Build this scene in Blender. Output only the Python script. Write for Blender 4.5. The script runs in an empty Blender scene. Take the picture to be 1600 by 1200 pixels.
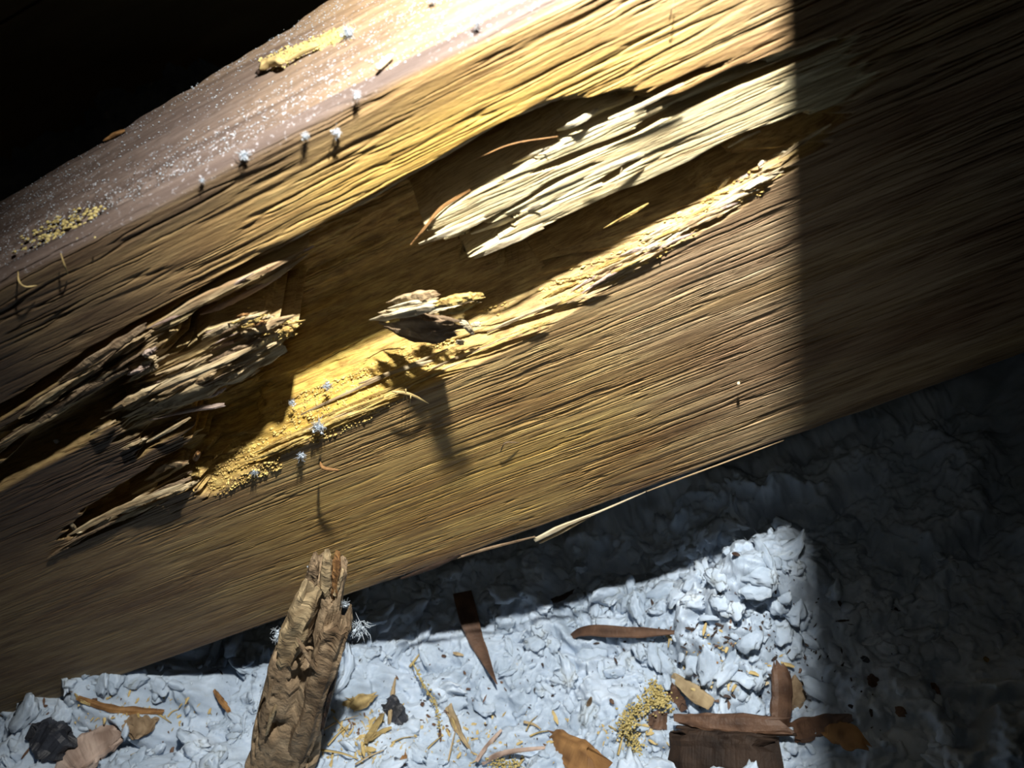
import bpy, math, random
import numpy as np
from mathutils import Matrix, Vector

# ------------------------------------------------------------------ camera, sky, lamps, exposure
# world axes follow the timber: x along its length, y into it, z up; its front face is y = 0, underside z = 0
H = 0.184
F = 1200.0                                             # focal length in pixels of a 1600 x 1200 frame
CAM = np.array([0.0, -0.14758902, 0.25332891])
M = np.array([[0.90916367, -0.3642709, -0.20181213],
              [-0.15651647, -0.74798187, 0.64500056],
              [-0.38590675, -0.55482415, -0.73705233]])
scene = bpy.context.scene
col = scene.collection
cam_data = bpy.data.cameras.new('camera')
cam = bpy.data.objects.new('camera', cam_data)
col.objects.link(cam)
cam_data.sensor_width = 36.0
cam_data.lens = 27.0
cam_data.clip_start = 0.005
cam_data.clip_end = 50
cam_data.dof.use_dof = True
cam_data.dof.focus_distance = 0.25
cam_data.dof.aperture_fstop = 22.0
R = Matrix([[M[r][0], -M[r][1], -M[r][2]] for r in range(3)]).to_4x4()
R.translation = Vector(CAM)
cam.matrix_world = R
scene.camera = cam

world = bpy.data.worlds.new('attic_dark')
scene.world = world
world.use_nodes = True
world.node_tree.nodes['Background'].inputs[0].default_value = (1.0, 0.88, 0.62, 1)
world.node_tree.nodes['Background'].inputs[1].default_value = 0.002

LAMP = Vector((0.0517, -0.0410, 0.315))
AIM = Vector((-0.045, -0.025, 0.02))
ld = bpy.data.lights.new('flashlight', 'SPOT')
ld.energy = 12.3
ld.color = (1.0, 0.97, 0.90)
ld.shadow_soft_size = 0.0042
ld.spot_size = math.radians(86)
ld.spot_blend = 1.0
lo = bpy.data.objects.new('flashlight', ld)
col.objects.link(lo)
lo.location = LAMP
lo.rotation_euler = (AIM - LAMP).to_track_quat('-Z', 'Y').to_euler()

# weak fill lamp added beside the lens to lift the shadows
td = bpy.data.lights.new('camera_fill', 'SPOT')
td.energy = 0.19
td.color = (1.0, 0.97, 0.86)
td.shadow_soft_size = 0.012
td.spot_size = math.radians(66)
td.spot_blend = 1.0
to = bpy.data.objects.new('camera_fill', td)
col.objects.link(to)
to.location = Vector(CAM) + Vector((-0.012, -0.004, 0.012))
to.rotation_euler = (Vector((-0.035, -0.02, 0.05)) - to.location).to_track_quat('-Z', 'Y').to_euler()

scene.view_settings.view_transform = 'Standard'
scene.view_settings.look = 'None'
scene.view_settings.exposure = 0.0
scene.view_settings.gamma = 1.0
scene.view_settings.use_curve_mapping = False

# ------------------------------------------------------------------ helpers
def hash2(ix, iy, seed):
    h = (ix.astype(np.int64) * 374761393 + iy.astype(np.int64) * 668265263 + seed * 1442695041) & 0xFFFFFFFF
    h = ((h ^ (h >> 13)) * 1274126177) & 0xFFFFFFFF
    h = h ^ (h >> 16)
    return (h & 0xFFFF).astype(np.float32) / 65535.0

def vnoise(x, y, seed=0):
    x = np.asarray(x, dtype=np.float64); y = np.asarray(y, dtype=np.float64)
    x, y = np.broadcast_arrays(x, y)
    fx, fy = np.floor(x), np.floor(y)
    tx, ty = x - fx, y - fy
    tx = tx * tx * (3 - 2 * tx); ty = ty * ty * (3 - 2 * ty)
    ix, iy = fx.astype(np.int64), fy.astype(np.int64)
    a, b = hash2(ix, iy, seed), hash2(ix + 1, iy, seed)
    c, d = hash2(ix, iy + 1, seed), hash2(ix + 1, iy + 1, seed)
    return (a + (b - a) * tx) * (1 - ty) + (c + (d - c) * tx) * ty

def fbm(x, y, seed=0, octv=4, gain=0.5):
    s = 0.0; a = 1.0; t = 0.0
    for k in range(octv):
        s = s + a * vnoise(np.asarray(x) * 2 ** k + 17.3 * k, np.asarray(y) * 2 ** k - 9.1 * k, seed + k)
        t += a; a *= gain
    return s / t

def sstep(a, b, x):
    t = np.clip((x - a) / (b - a), 0, 1)
    return t * t * (3 - 2 * t)

def ray(px, py):
    return M @ np.array([px - 800.0, py - 600.0, F])

def on_plane(px, py, axis, val):
    r = ray(px, py)
    return CAM + r * ((val - CAM[axis]) / r[axis])

def face_poly(pts, depth=0.0):
    return np.array([on_plane(p[0], p[1], 1, depth)[[0, 2]] for p in pts])

def sdist(U, V, poly):
    """signed distance to a polygon, positive inside"""
    d2 = np.full(U.shape, 1e9); ins = np.zeros(U.shape, bool)
    n = len(poly)
    for i in range(n):
        ax, ay = poly[i]; bx, by = poly[(i + 1) % n]
        ex, ey = bx - ax, by - ay
        wx, wy = U - ax, V - ay
        t = np.clip((wx * ex + wy * ey) / (ex * ex + ey * ey + 1e-18), 0, 1)
        d2 = np.minimum(d2, (wx - ex * t) ** 2 + (wy - ey * t) ** 2)
        c = (ay > V) != (by > V)
        with np.errstate(divide='ignore', invalid='ignore'):
            xi = ax + (V - ay) / (by - ay if by != ay else 1e-12) * ex
        ins ^= c & (U < xi)
    d = np.sqrt(d2)
    return np.where(ins, d, -d)

def grid_object(name, P, mat, parent=None, wrap=False, attrs=None, smooth=True):
    n, m = P.shape[:2]
    me = bpy.data.meshes.new(name)
    me.vertices.add(n * m)
    me.vertices.foreach_set('co', P.reshape(-1).astype(np.float32))
    idx = np.arange(n * m).reshape(n, m)
    if wrap:
        idx = np.vstack([idx, idx[:1]])
    q = np.stack([idx[:-1, :-1], idx[:-1, 1:], idx[1:, 1:], idx[1:, :-1]], -1).reshape(-1, 4)
    nf = len(q)
    extra = []
    if wrap:
        extra = [idx[:-1, 0][::1].tolist(), idx[:-1, -1][::-1].tolist()]
    tot = nf * 4 + sum(len(e) for e in extra)
    me.loops.add(tot)
    lv = np.concatenate([q.reshape(-1)] + [np.array(e) for e in extra]).astype(np.int32)
    me.loops.foreach_set('vertex_index', lv)
    me.polygons.add(nf + len(extra))
    ls = list(range(0, nf * 4, 4)); 
    start = np.arange(0, nf * 4, 4)
    o = nf * 4; st = []
    for e in extra:
        st.append(o); o += len(e)
    me.polygons.foreach_set('loop_start', np.concatenate([start, np.array(st, dtype=int)]).astype(np.int32))
    me.update(calc_edges=True)
    me.validate()
    if smooth:
        me.polygons.foreach_set('use_smooth', np.ones(len(me.polygons), dtype=bool))
    if attrs:
        for k, a in attrs.items():
            at = me.attributes.new(k, 'FLOAT', 'POINT')
            at.data.foreach_set('value', a.reshape(-1).astype(np.float32))
    me.materials.append(mat)
    ob = bpy.data.objects.new(name, me)
    col.objects.link(ob)
    if parent: ob.parent = parent
    return ob

class MB:
    """collects vertices and faces of one mesh object"""
    def __init__(s): s.v = []; s.f = []; s.a = []
    def add(s, v, f, a=None):
        s.a += list(a) if a is not None else [0.0] * len(v)
        o = len(s.v); s.v += [tuple(map(float, p)) for p in v]; s.f += [tuple(i + o for i in q) for q in f]
    def build(s, name, mat, parent=None, smooth=True, origin=None):
        me = bpy.data.meshes.new(name)
        v = s.v
        if origin is not None:
            v = [(p[0] - origin[0], p[1] - origin[1], p[2] - origin[2]) for p in v]
        me.from_pydata(v, [], s.f); me.update()
        if smooth: me.polygons.foreach_set('use_smooth', [True] * len(me.polygons))
        if any(s.a):
            at = me.attributes.new('streak', 'FLOAT', 'POINT'); at.data.foreach_set('value', np.array(s.a, dtype=np.float32))
        me.materials.append(mat)
        ob = bpy.data.objects.new(name, me); col.objects.link(ob)
        if origin is not None and parent is None: ob.location = Vector(origin)
        if parent: ob.parent = parent
        return ob

def tag(o, label=None, cat=None, group=None, kind=None):
    if label: o['label'] = label
    if cat: o['category'] = cat
    if group: o['group'] = group
    if kind: o['kind'] = kind
    return o

def empty(name, loc):
    o = bpy.data.objects.new(name, None); col.objects.link(o); o.location = Vector(loc); o.empty_display_size = 0.01
    return o

def catmull(pts, n):
    pts = [np.array(p, float) for p in pts]
    if len(pts) == 2: return np.array([pts[0] + (pts[1] - pts[0]) * t for t in np.linspace(0, 1, n)])
    P = [2 * pts[0] - pts[1]] + pts + [2 * pts[-1] - pts[-2]]
    out = []
    for t in np.linspace(0, len(pts) - 1 - 1e-9, n):
        i = int(t); f = t - i
        a, b, c, d = P[i:i + 4]
        out.append(0.5 * ((2 * b) + (c - a) * f + (2 * a - 5 * b + 4 * c - d) * f * f + (3 * b - a - 3 * c + d) * f ** 3))
    return np.array(out)

def shard_into(mb, pts, widths, thick, up, seed=0, nl=26, nc=12, ragged=0.25, rough=0.12, boxy=0.55, streak=0.15):
    """a splinter, chip or stick swept along pts: grooved lengthwise, uneven outline, torn ends"""
    rs = np.random.RandomState(seed)
    C = catmull(pts, nl)
    ww = np.interp(np.linspace(0, 1, nl), np.linspace(0, 1, len(widths)), widths)
    tt = np.interp(np.linspace(0, 1, nl), np.linspace(0, 1, len(thick)), thick) if hasattr(thick, '__len__') else np.full(nl, thick) * np.minimum(1, 0.35 + 0.65 * ww / max(ww))
    T = np.gradient(C, axis=0); T /= np.linalg.norm(T, axis=1)[:, None] + 1e-12
    up = np.array(up, float)
    jit = rs.rand(nc) - 0.5
    end0 = rs.rand(nc) ** 1.5; end1 = rs.rand(nc) ** 1.5
    wavg = np.mean(widths)
    ii, jj = np.meshgrid(np.arange(nl) / nl, np.arange(nc), indexing='ij')
    n1 = vnoise(ii * 5 + seed, jj * 0.9, seed) - 0.5; n2 = vnoise(ii * 16 + seed, jj * 1.7, seed + 1) - 0.5
    n3 = rs.rand(nl, nc) - 0.5; n4 = vnoise(ii * 9, jj * 0 + seed, seed + 2) - 0.5
    e = np.arange(nl) / (nl - 1); wedge = np.clip(np.minimum(e, 1 - e) * 5 + 0.25, 0, 1)
    verts = []
    for i in range(nl):
        t = T[i]; s = np.cross(t, up); s /= np.linalg.norm(s) + 1e-12; n = np.cross(s, t)
        f0 = max(0, 1 - e[i] * 4); f1 = max(0, 1 - (1 - e[i]) * 4)
        for j in range(nc):
            a = 2 * math.pi * (j + 0.5) / nc
            ca, sa = math.cos(a), math.sin(a)
            ca = math.copysign(abs(ca) ** boxy, ca); sa = math.copysign(abs(sa) ** boxy, sa)
            k = 1 + streak * 2.4 * jit[j] + rough * (3.0 * n1[i, j] + 1.6 * n2[i, j] + 0.5 * n3[i, j])
            kw = 1 + rough * (1.6 * n4[i, j] + 1.2 * n2[i, j])
            p = C[i] + s * ww[i] * 0.5 * ca * kw + n * tt[i] * 0.5 * sa * k * wedge[i]
            p = p + t * wavg * ragged * 3.0 * (f0 * end0[j] - f1 * end1[j])
            verts.append(p)
    f = []
    for i in range(nl - 1):
        for j in range(nc):
            a = i * nc + j; b = i * nc + (j + 1) % nc
            f.append((a, b, b + nc, a + nc))
    f.append(tuple(range(nc - 1, -1, -1))); f.append(tuple(range((nl - 1) * nc, nl * nc)))
    mb.add(verts, f, (0.15 + 0.85 * sstep(0.35, 0.8, 0.6 * vnoise(ii * 4 + seed, jj * 1.9, seed + 5) + 0.4 * vnoise(ii * 14, jj * 3.7, seed + 6))).reshape(-1))

def ico(sub=1):
    import bmesh
    bm = bmesh.new(); bmesh.ops.create_icosphere(bm, subdivisions=sub, radius=1.0)
    v = np.array([p.co[:] for p in bm.verts]); f = [tuple(q.index for q in p.verts) for p in bm.faces]
    bm.free(); return v, f
ICO0V = np.array([(1, 0, 0), (-1, 0, 0), (0, 1, 0), (0, -1, 0), (0, 0, 1), (0, 0, -1)], float)
ICO0F = [(0, 2, 4), (2, 1, 4), (1, 3, 4), (3, 0, 4), (2, 0, 5), (1, 2, 5), (3, 1, 5), (0, 3, 5)]
ICO1, ICO2, ICO3 = ico(1), ico(2), ico(3)

def lump_into(mb, c, r, seed=0, rough=0.3, base=ICO2, rot=None):
    rs = np.random.RandomState(seed)
    v = base[0].copy()
    k = 1 + rough * (fbm(v[:, 0] * 1.7 + seed, v[:, 1] * 1.7 + v[:, 2] * 1.3, seed, 3) - 0.5) * 2
    k = k + rough * 0.4 * (rs.rand(len(v)) - 0.5)
    v = v * k[:, None] * np.array(r)
    if rot is not None: v = v @ np.array(rot.to_matrix()).T
    mb.add(v + np.array(c), base[1])

def fibre_into(mb, pts, w, seed=0, n=6):
    C = catmull(pts, n)
    T = np.gradient(C, axis=0)
    rs = np.random.RandomState(seed)
    up = rs.randn(3)
    v = []
    for i in range(n):
        t = T[i] / (np.linalg.norm(T[i]) + 1e-12)
        s = np.cross(t, up); s /= np.linalg.norm(s) + 1e-9; b = np.cross(t, s)
        ww = w * (1 - 0.6 * (i / (n - 1)) ** 2)
        for a in (0, 2.094, 4.189):
            v.append(C[i] + (s * math.cos(a) + b * math.sin(a)) * ww * 0.5)
    f = []
    for i in range(n - 1):
        for j in range(3):
            a = i * 3 + j; b2 = i * 3 + (j + 1) % 3
            f.append((a, b2, b2 + 3, a + 3))
    f += [(2, 1, 0), (3 * n - 3, 3 * n - 2, 3 * n - 1)]
    mb.add(v, f)

# ------------------------------------------------------------------ materials
def new_mat(name):
    m = bpy.data.materials.new(name); m.use_nodes = True
    nt = m.node_tree
    return m, nt, nt.nodes['Principled BSDF']

def N(nt, typ, **kw):
    n = nt.nodes.new(typ)
    for k, v in kw.items():
        if k.startswith('i_'): n.inputs[int(k[2:])].default_value = v
        else: setattr(n, k, v)
    return n

def ramp(nt, fac, stops):
    r = nt.nodes.new('ShaderNodeValToRGB')
    e = r.color_ramp.elements
    while len(e) > len(stops): e.remove(e[-1])
    while len(e) < len(stops): e.new(0.5)
    for k, (p, c) in enumerate(stops):
        e[k].position = p; e[k].color = (*c, 1) if len(c) == 3 else c
    if fac is not None: nt.links.new(fac, r.inputs[0])
    return r.outputs[0]

def mixc(nt, fac, a, b, mode='MIX'):
    m = nt.nodes.new('ShaderNodeMix'); m.data_type = 'RGBA'; m.blend_type = mode
    for sock, v in ((m.inputs[0], fac), (m.inputs[6], a), (m.inputs[7], b)):
        if isinstance(v, (int, float)): sock.default_value = v
        elif isinstance(v, tuple): sock.default_value = (*v, 1) if len(v) == 3 else v
        else: nt.links.new(v, sock)
    return m.outputs[2]

def noise_tex(nt, scale_vec, scale=1.0, detail=4, rough=0.55, coord='Object'):
    tc = nt.nodes.new('ShaderNodeTexCoord')
    mp = nt.nodes.new('ShaderNodeMapping'); mp.inputs[3].default_value = scale_vec
    nt.links.new(tc.outputs[coord], mp.inputs[0])
    n = nt.nodes.new('ShaderNodeTexNoise'); n.inputs['Scale'].default_value = scale
    n.inputs['Detail'].default_value = detail; n.inputs['Roughness'].default_value = rough
    nt.links.new(mp.outputs[0], n.inputs['Vector'])
    return n.outputs[0]

def simple_mat(name, c1, c2, scale=(60, 60, 60), rough=0.8, spec=0.25, bump=0.0, c3=None):
    m, nt, b = new_mat(name)
    n = noise_tex(nt, scale, 1.0, 5)
    stops = [(0.3, c1), (0.7, c2)] if c3 is None else [(0.3, c1), (0.5, c2), (0.7, c3)]
    at = nt.nodes.new('ShaderNodeAttribute'); at.attribute_name = 'streak'
    c = ramp(nt, n, stops)
    c = mixc(nt, at.outputs['Fac'], c, mixc(nt, 1.0, c, (0.42, 0.38, 0.36), 'MULTIPLY'))
    nt.links.new(c, b.inputs['Base Color'])
    b.inputs['Roughness'].default_value = rough
    b.inputs['Specular IOR Level'].default_value = spec
    if bump:
        n2 = noise_tex(nt, tuple(s * 6 for s in scale), 1.0, 4)
        bp = nt.nodes.new('ShaderNodeBump'); bp.inputs['Strength'].default_value = 0.8; bp.inputs['Distance'].default_value = bump
        nt.links.new(n2, bp.inputs['Height']); nt.links.new(bp.outputs[0], b.inputs['Normal'])
    return m

def beam_material():
    m, nt, b = new_mat('old_timber')
    L = nt.links.new
    grain = noise_tex(nt, (30, 380, 380), 1.0, 5, 0.6)
    broad = noise_tex(nt, (12, 40, 40), 1.0, 3, 0.5)
    face = ramp(nt, grain, [(0.30, (0.21, 0.135, 0.060)), (0.52, (0.36, 0.25, 0.115)), (0.72, (0.46, 0.345, 0.17))])
    tint = ramp(nt, broad, [(0.35, (0.62, 0.50, 0.46)), (0.55, (1, 1, 1)), (0.75, (1.05, 1.0, 0.72))])
    thin = ramp(nt, noise_tex(nt, (70, 1500, 1500), 1.0, 3, 0.6), [(0.36, (0.52, 0.46, 0.42)), (0.50, (1, 1, 1)), (0.66, (1.10, 1.10, 1.06))])
    face = mixc(nt, 0.8, face, tint, 'MULTIPLY')
    at = nt.nodes.new('ShaderNodeAttribute'); at.attribute_name = 'gold_light'
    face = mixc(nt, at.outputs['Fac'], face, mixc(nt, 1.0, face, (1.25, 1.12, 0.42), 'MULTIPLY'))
    at = nt.nodes.new('ShaderNodeAttribute'); at.attribute_name = 'grey'
    face = mixc(nt, at.outputs['Fac'], face, mixc(nt, 1.0, face, (0.98, 1.02, 1.4), 'MULTIPLY'))
    at = nt.nodes.new('ShaderNodeAttribute'); at.attribute_name = 'stain_shade'
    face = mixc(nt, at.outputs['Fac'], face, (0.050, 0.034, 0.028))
    # rotten wood
    crumb = noise_tex(nt, (120, 500, 500), 1.0, 4, 0.65)
    rot = ramp(nt, crumb, [(0.30, (0.20, 0.12, 0.05)), (0.52, (0.38, 0.27, 0.115)), (0.72, (0.52, 0.41, 0.19))])
    at = nt.nodes.new('ShaderNodeAttribute'); at.attribute_name = 'rot'
    face = mixc(nt, at.outputs['Fac'], face, rot)
    at = nt.nodes.new('ShaderNodeAttribute'); at.attribute_name = 'ochre'
    face = mixc(nt, at.outputs['Fac'], face, mixc(nt, 1.0, face, (1.5, 1.4, 0.62), 'MULTIPLY'))
    at = nt.nodes.new('ShaderNodeAttribute'); at.attribute_name = 'pale'
    palec = ramp(nt, grain, [(0.3, (0.38, 0.29, 0.15)), (0.55, (0.62, 0.55, 0.34)), (0.75, (0.70, 0.64, 0.46))])
    face = mixc(nt, at.outputs['Fac'], face, palec)
    face = mixc(nt, 0.75, face, thin, 'MULTIPLY')
    # dusty purple-brown top
    tg = noise_tex(nt, (14, 300, 300), 1.0, 5, 0.65)
    top = ramp(nt, tg, [(0.32, (0.060, 0.042, 0.036)), (0.55, (0.115, 0.085, 0.072)), (0.75, (0.19, 0.15, 0.13))])
    dust = noise_tex(nt, (900, 1100, 900), 1.0, 2, 0.7)
    dm = ramp(nt, dust, [(0.60, (0, 0, 0)), (0.68, (1, 1, 1))])
    patch = ramp(nt, noise_tex(nt, (14, 45, 45), 1.0, 3, 0.6), [(0.38, (0, 0, 0)), (0.60, (1, 1, 1))])
    dm = mixc(nt, 1.0, dm, patch, 'MULTIPLY')
    at = nt.nodes.new('ShaderNodeAttribute'); at.attribute_name = 'hot_spot'
    topc = ramp(nt, tg, [(0.32, (0.17, 0.11, 0.065)), (0.55, (0.28, 0.19, 0.11)), (0.75, (0.38, 0.28, 0.18))])
    top = mixc(nt, at.outputs['Fac'], top, topc)
    top = mixc(nt, dm, top, (0.46, 0.46, 0.50))
    at = nt.nodes.new('ShaderNodeAttribute'); at.attribute_name = 'top'
    face = mixc(nt, at.outputs['Fac'], face, top)
    L(face, b.inputs['Base Color'])
    b.inputs['Roughness'].default_value = 0.62
    b.inputs['Specular IOR Level'].default_value = 0.30
    fine = noise_tex(nt, (220, 2200, 2200), 1.0, 4, 0.7)
    bp = nt.nodes.new('ShaderNodeBump'); bp.inputs['Strength'].default_value = 1.0; bp.inputs['Distance'].default_value = 0.00035
    L(fine, bp.inputs['Height']); L(bp.outputs[0], b.inputs['Normal'])
    return m

M_beam = beam_material()
M_splint = simple_mat('weathered_splinter', (0.26, 0.17, 0.09), (0.46, 0.36, 0.21), (30, 30, 300), 0.75, 0.2, 0.0003, (0.56, 0.49, 0.33))
M_gold = simple_mat('golden_rot', (0.32, 0.20, 0.06), (0.50, 0.36, 0.12), (200, 200, 200), 0.8, 0.2, 0.0004, (0.70, 0.55, 0.20))
M_pale = simple_mat('pale_splinter', (0.50, 0.42, 0.26), (0.68, 0.62, 0.45), (90, 90, 300), 0.7, 0.25, 0.0002)
M_brown = simple_mat('rotten_brown', (0.13, 0.09, 0.055), (0.24, 0.175, 0.11), (110, 110, 110), 0.85, 0.15, 0.0006, (0.34, 0.26, 0.17))
M_dark = simple_mat('dark_bark', (0.017, 0.010, 0.007), (0.042, 0.025, 0.016), (90, 90, 200), 0.75, 0.25, 0.0004)
M_red = simple_mat('red_brown_bark', (0.065, 0.035, 0.022), (0.13, 0.072, 0.044), (120, 120, 120), 0.6, 0.35, 0.0003)
M_orange = simple_mat('orange_wood', (0.19, 0.095, 0.035), (0.36, 0.20, 0.075), (60, 60, 200), 0.7, 0.3, 0.0003)
M_straw = simple_mat('straw', (0.30, 0.22, 0.085), (0.50, 0.39, 0.18), (200, 200, 200), 0.65, 0.3)
M_seed = simple_mat('yellow_moss', (0.26, 0.20, 0.07), (0.48, 0.40, 0.17), (300, 300, 300), 0.8, 0.2)
M_pink = simple_mat('grey_pink_wood', (0.30, 0.22, 0.18), (0.52, 0.42, 0.36), (70, 70, 260), 0.75, 0.2, 0.0003)
M_coal = simple_mat('charcoal', (0.012, 0.014, 0.02), (0.035, 0.04, 0.055), (120, 120, 120), 0.55, 0.4, 0.0004)
M_tan = simple_mat('tan_wood', (0.28, 0.21, 0.12), (0.45, 0.36, 0.22), (60, 60, 200), 0.75, 0.2, 0.0003)
M_speck = simple_mat('black_speck', (0.015, 0.012, 0.012), (0.05, 0.035, 0.03), (300, 300, 300), 0.7, 0.2)
M_rafter = simple_mat('dark_rafter', (0.09, 0.055, 0.03), (0.16, 0.10, 0.055), (8, 60, 60), 0.8, 0.2, 0.0004)
M_wall = simple_mat('dark_boards', (0.34, 0.26, 0.14), (0.48, 0.37, 0.20), (4, 30, 30), 0.9, 0.1)
M_floor = simple_mat('grey_plasterboard', (0.30, 0.29, 0.27), (0.36, 0.35, 0.33), (10, 10, 10), 0.9, 0.1)

def fluff_material():
    m, nt, b = new_mat('white_fluff')
    n1 = noise_tex(nt, (45, 45, 45), 1.0, 5, 0.6)
    c = ramp(nt, n1, [(0.30, (0.28, 0.35, 0.44)), (0.55, (0.40, 0.48, 0.585)), (0.75, (0.50, 0.58, 0.69))])
    dirt = ramp(nt, noise_tex(nt, (260, 260, 260), 1.0, 4, 0.7), [(0.66, (0, 0, 0)), (0.78, (1, 1, 1))])
    zone = ramp(nt, noise_tex(nt, (16, 16, 16), 1.0, 2, 0.6), [(0.42, (0, 0, 0)), (0.60, (1, 1, 1))])
    c = mixc(nt, mixc(nt, 1.0, dirt, zone, 'MULTIPLY'), c, (0.42, 0.36, 0.24))
    nt.links.new(c, b.inputs['Base Color'])
    b.inputs['Roughness'].default_value = 0.9
    b.inputs['Specular IOR Level'].default_value = 0.12
    b.inputs['Subsurface Weight'].default_value = 0.7
    b.inputs['Subsurface Radius'].default_value = (1, 1, 1.1)
    b.inputs['Subsurface Scale'].default_value = 0.0022
    n2 = noise_tex(nt, (700, 700, 700), 1.0, 4, 0.7)
    bp = nt.nodes.new('ShaderNodeBump'); bp.inputs['Strength'].default_value = 0.5; bp.inputs['Distance'].default_value = 0.0005
    nt.links.new(n2, bp.inputs['Height']); nt.links.new(bp.outputs[0], b.inputs['Normal'])
    return m
M_fluff = fluff_material()

# ------------------------------------------------------------------ the timber
def top_back(x):
    return np.interp(x, [-0.5, -0.144, -0.115, -0.087, -0.066, -0.047, 0.05, 0.5], [0.036, 0.039, 0.0415, 0.046, 0.0485, 0.053, 0.057, 0.06])

def nonuniform(a, b, dens):
    xs = [a]
    while xs[-1] < b: xs.append(xs[-1] + dens(xs[-1]))
    return np.array(xs)

CAV = []      # (kind, pixel polygon, depth mm, slope mm, warp along grain mm, warp across mm, attribute)
def cav(poly, d, w=1.5, wu=4, wv=0.6, rot=1.0, pale=0.0): CAV.append(('max', poly, d, w, wu, wv, rot, pale))
def res(poly, d, w=1.0, wu=5, wv=0.5, rot=1.0, pale=0.0): CAV.append(('set', poly, d, w, wu, wv, rot, pale))

# sloping lower wall of the rotten pocket, and its crumbly yellow floor
cav([(1330, 120), (1190, 150), (1060, 150), (915, 140), (840, 160), (640, 270), (500, 350), (400, 400), (260, 490), (250, 560), (300, 640), (300, 690),
     (300, 760), (320, 785), (430, 712), (560, 655), (740, 572), (880, 497), (980, 430), (1110, 353), (1190, 305), (1310, 205)], 24.0, (28, 20), 5, 0.7, 1.0, 0.15)
# deep pocket
cav([(250, 497), (330, 450), (400, 404), (500, 352), (560, 320), (640, 274), (735, 215), (800, 182), (880, 150), (915, 146), (960, 168), (1000, 166), (1050, 150),
     (1060, 230), (1165, 190), (1290, 150), (1310, 160), (1240, 222), (1190, 258), (1110, 318), (1060, 343), (910, 425), (850, 468), (760, 470), (640, 470),
     (560, 500), (450, 545), (415, 590), (380, 570), (300, 560)], 24.0, 1.4, 7, 1.3, 1.0, 0.0)
# dark hole and grooves at the lower left
cav([(292, 645), (350, 622), (420, 625), (420, 690), (375, 712), (320, 722), (290, 705)], 15.0, 2.5, 3, 0.8, 1.0)
cav([(92, 838), (130, 798), (200, 753), (260, 713), (305, 690), (335, 720), (300, 765), (240, 793), (160, 828), (112, 845)], 8.0, 2.0, 3, 0.6, 1.0)
cav([(-60, 678), (0, 632), (130, 548), (240, 484), (400, 399), (495, 352), (495, 395), (400, 432), (300, 472), (240, 507), (130, 572), (0, 658), (-60, 700)], 7.0, 1.2, 3, 0.5, 1.0)
cav([(-60, 790), (0, 700), (150, 610), (240, 560), (270, 580), (220, 640), (120, 705), (0, 770)], 6.5, 5.0, 5, 0.8, 0.5)
cav([(200, 690), (300, 620), (340, 610), (330, 640), (260, 690), (215, 720)], 4.0, 2.0, 4, 0.6, 0.6)
# surviving plates inside the pocket
res([(652, 384), (685, 352), (735, 312), (760, 296), (800, 266), (850, 233), (905, 203), (950, 190), (1000, 165), (1060, 138), (1120, 108), (1200, 82), (1310, 40), (1340, 150),
     (1260, 178), (1165, 206), (1085, 248), (1030, 278), (972, 300), (880, 348), (835, 370), (790, 388), (738, 410), (780, 368), (800, 345), (740, 372), (700, 380)], (3.0, 0.4), 0.8, 7, 0.5, 0.15, 0.9)
cav([(735, 372), (800, 332), (845, 304), (895, 275), (960, 245), (968, 250), (900, 283), (850, 312), (800, 342), (745, 378)], 8.0, 0.8, 4, 0.4, 1.0)
cav([(832, 283), (862, 262), (920, 236), (1000, 206), (1075, 160), (1078, 170), (1000, 218), (920, 250), (866, 276)], 7.0, 0.8, 4, 0.4, 1.0)
# slots torn open along the grain above the plates
cav([(903, 147), (960, 158), (1000, 150), (1070, 117), (1125, 98), (1128, 108), (1080, 126), (1010, 162), (960, 172)], 6.0, 1.0, 6, 0.4, 1.0)
cav([(935, 190), (1000, 172), (1060, 146), (1150, 108), (1215, 90), (1218, 101), (1150, 121), (1060, 162), (990, 192)], 5.5, 1.0, 6, 0.4, 0.8)
cav([(1020, 190), (1100, 150), (1200, 108), (1300, 66), (1300, 76), (1205, 121), (1110, 163), (1030, 200)], 5.0, 0.8, 6, 0.4, 0.8)
cav([(920, 300), (950, 280), (1000, 250), (1005, 258), (955, 295)], 5.0, 0.8, 3, 0.4, 0.8)
res([(876, 204), (900, 190), (935, 168), (990, 150), (995, 158), (940, 180), (910, 198)], 3.0, 0.5, 3, 0.4, 0.1, 0.9)
# ledges at the left
res([(-60, 705), (0, 662), (130, 575), (235, 503), (300, 472), (400, 426), (492, 384), (494, 392), (440, 424), (340, 474), (250, 530), (170, 585), (60, 650), (0, 695)], 1.6, 0.9, 6, 0.7, 0.55, 0.35)
res([(200, 585), (238, 540), (290, 535), (330, 505), (400, 492), (440, 500), (462, 520), (440, 560), (380, 600), (320, 632), (250, 665), (180, 690)], 1.5, 2.5, 3.5, 1.8, 0.6, 0.3)
res([(105, 842), (200, 792), (292, 752), (300, 758), (210, 806), (120, 848)], 1.5, 0.8, 4, 0.5, 0.4, 0.4)
res([(196, 782), (240, 752), (292, 720), (298, 728), (220, 782)], 2.5, 0.7, 4, 0.5, 0.4, 0.4)

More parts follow.
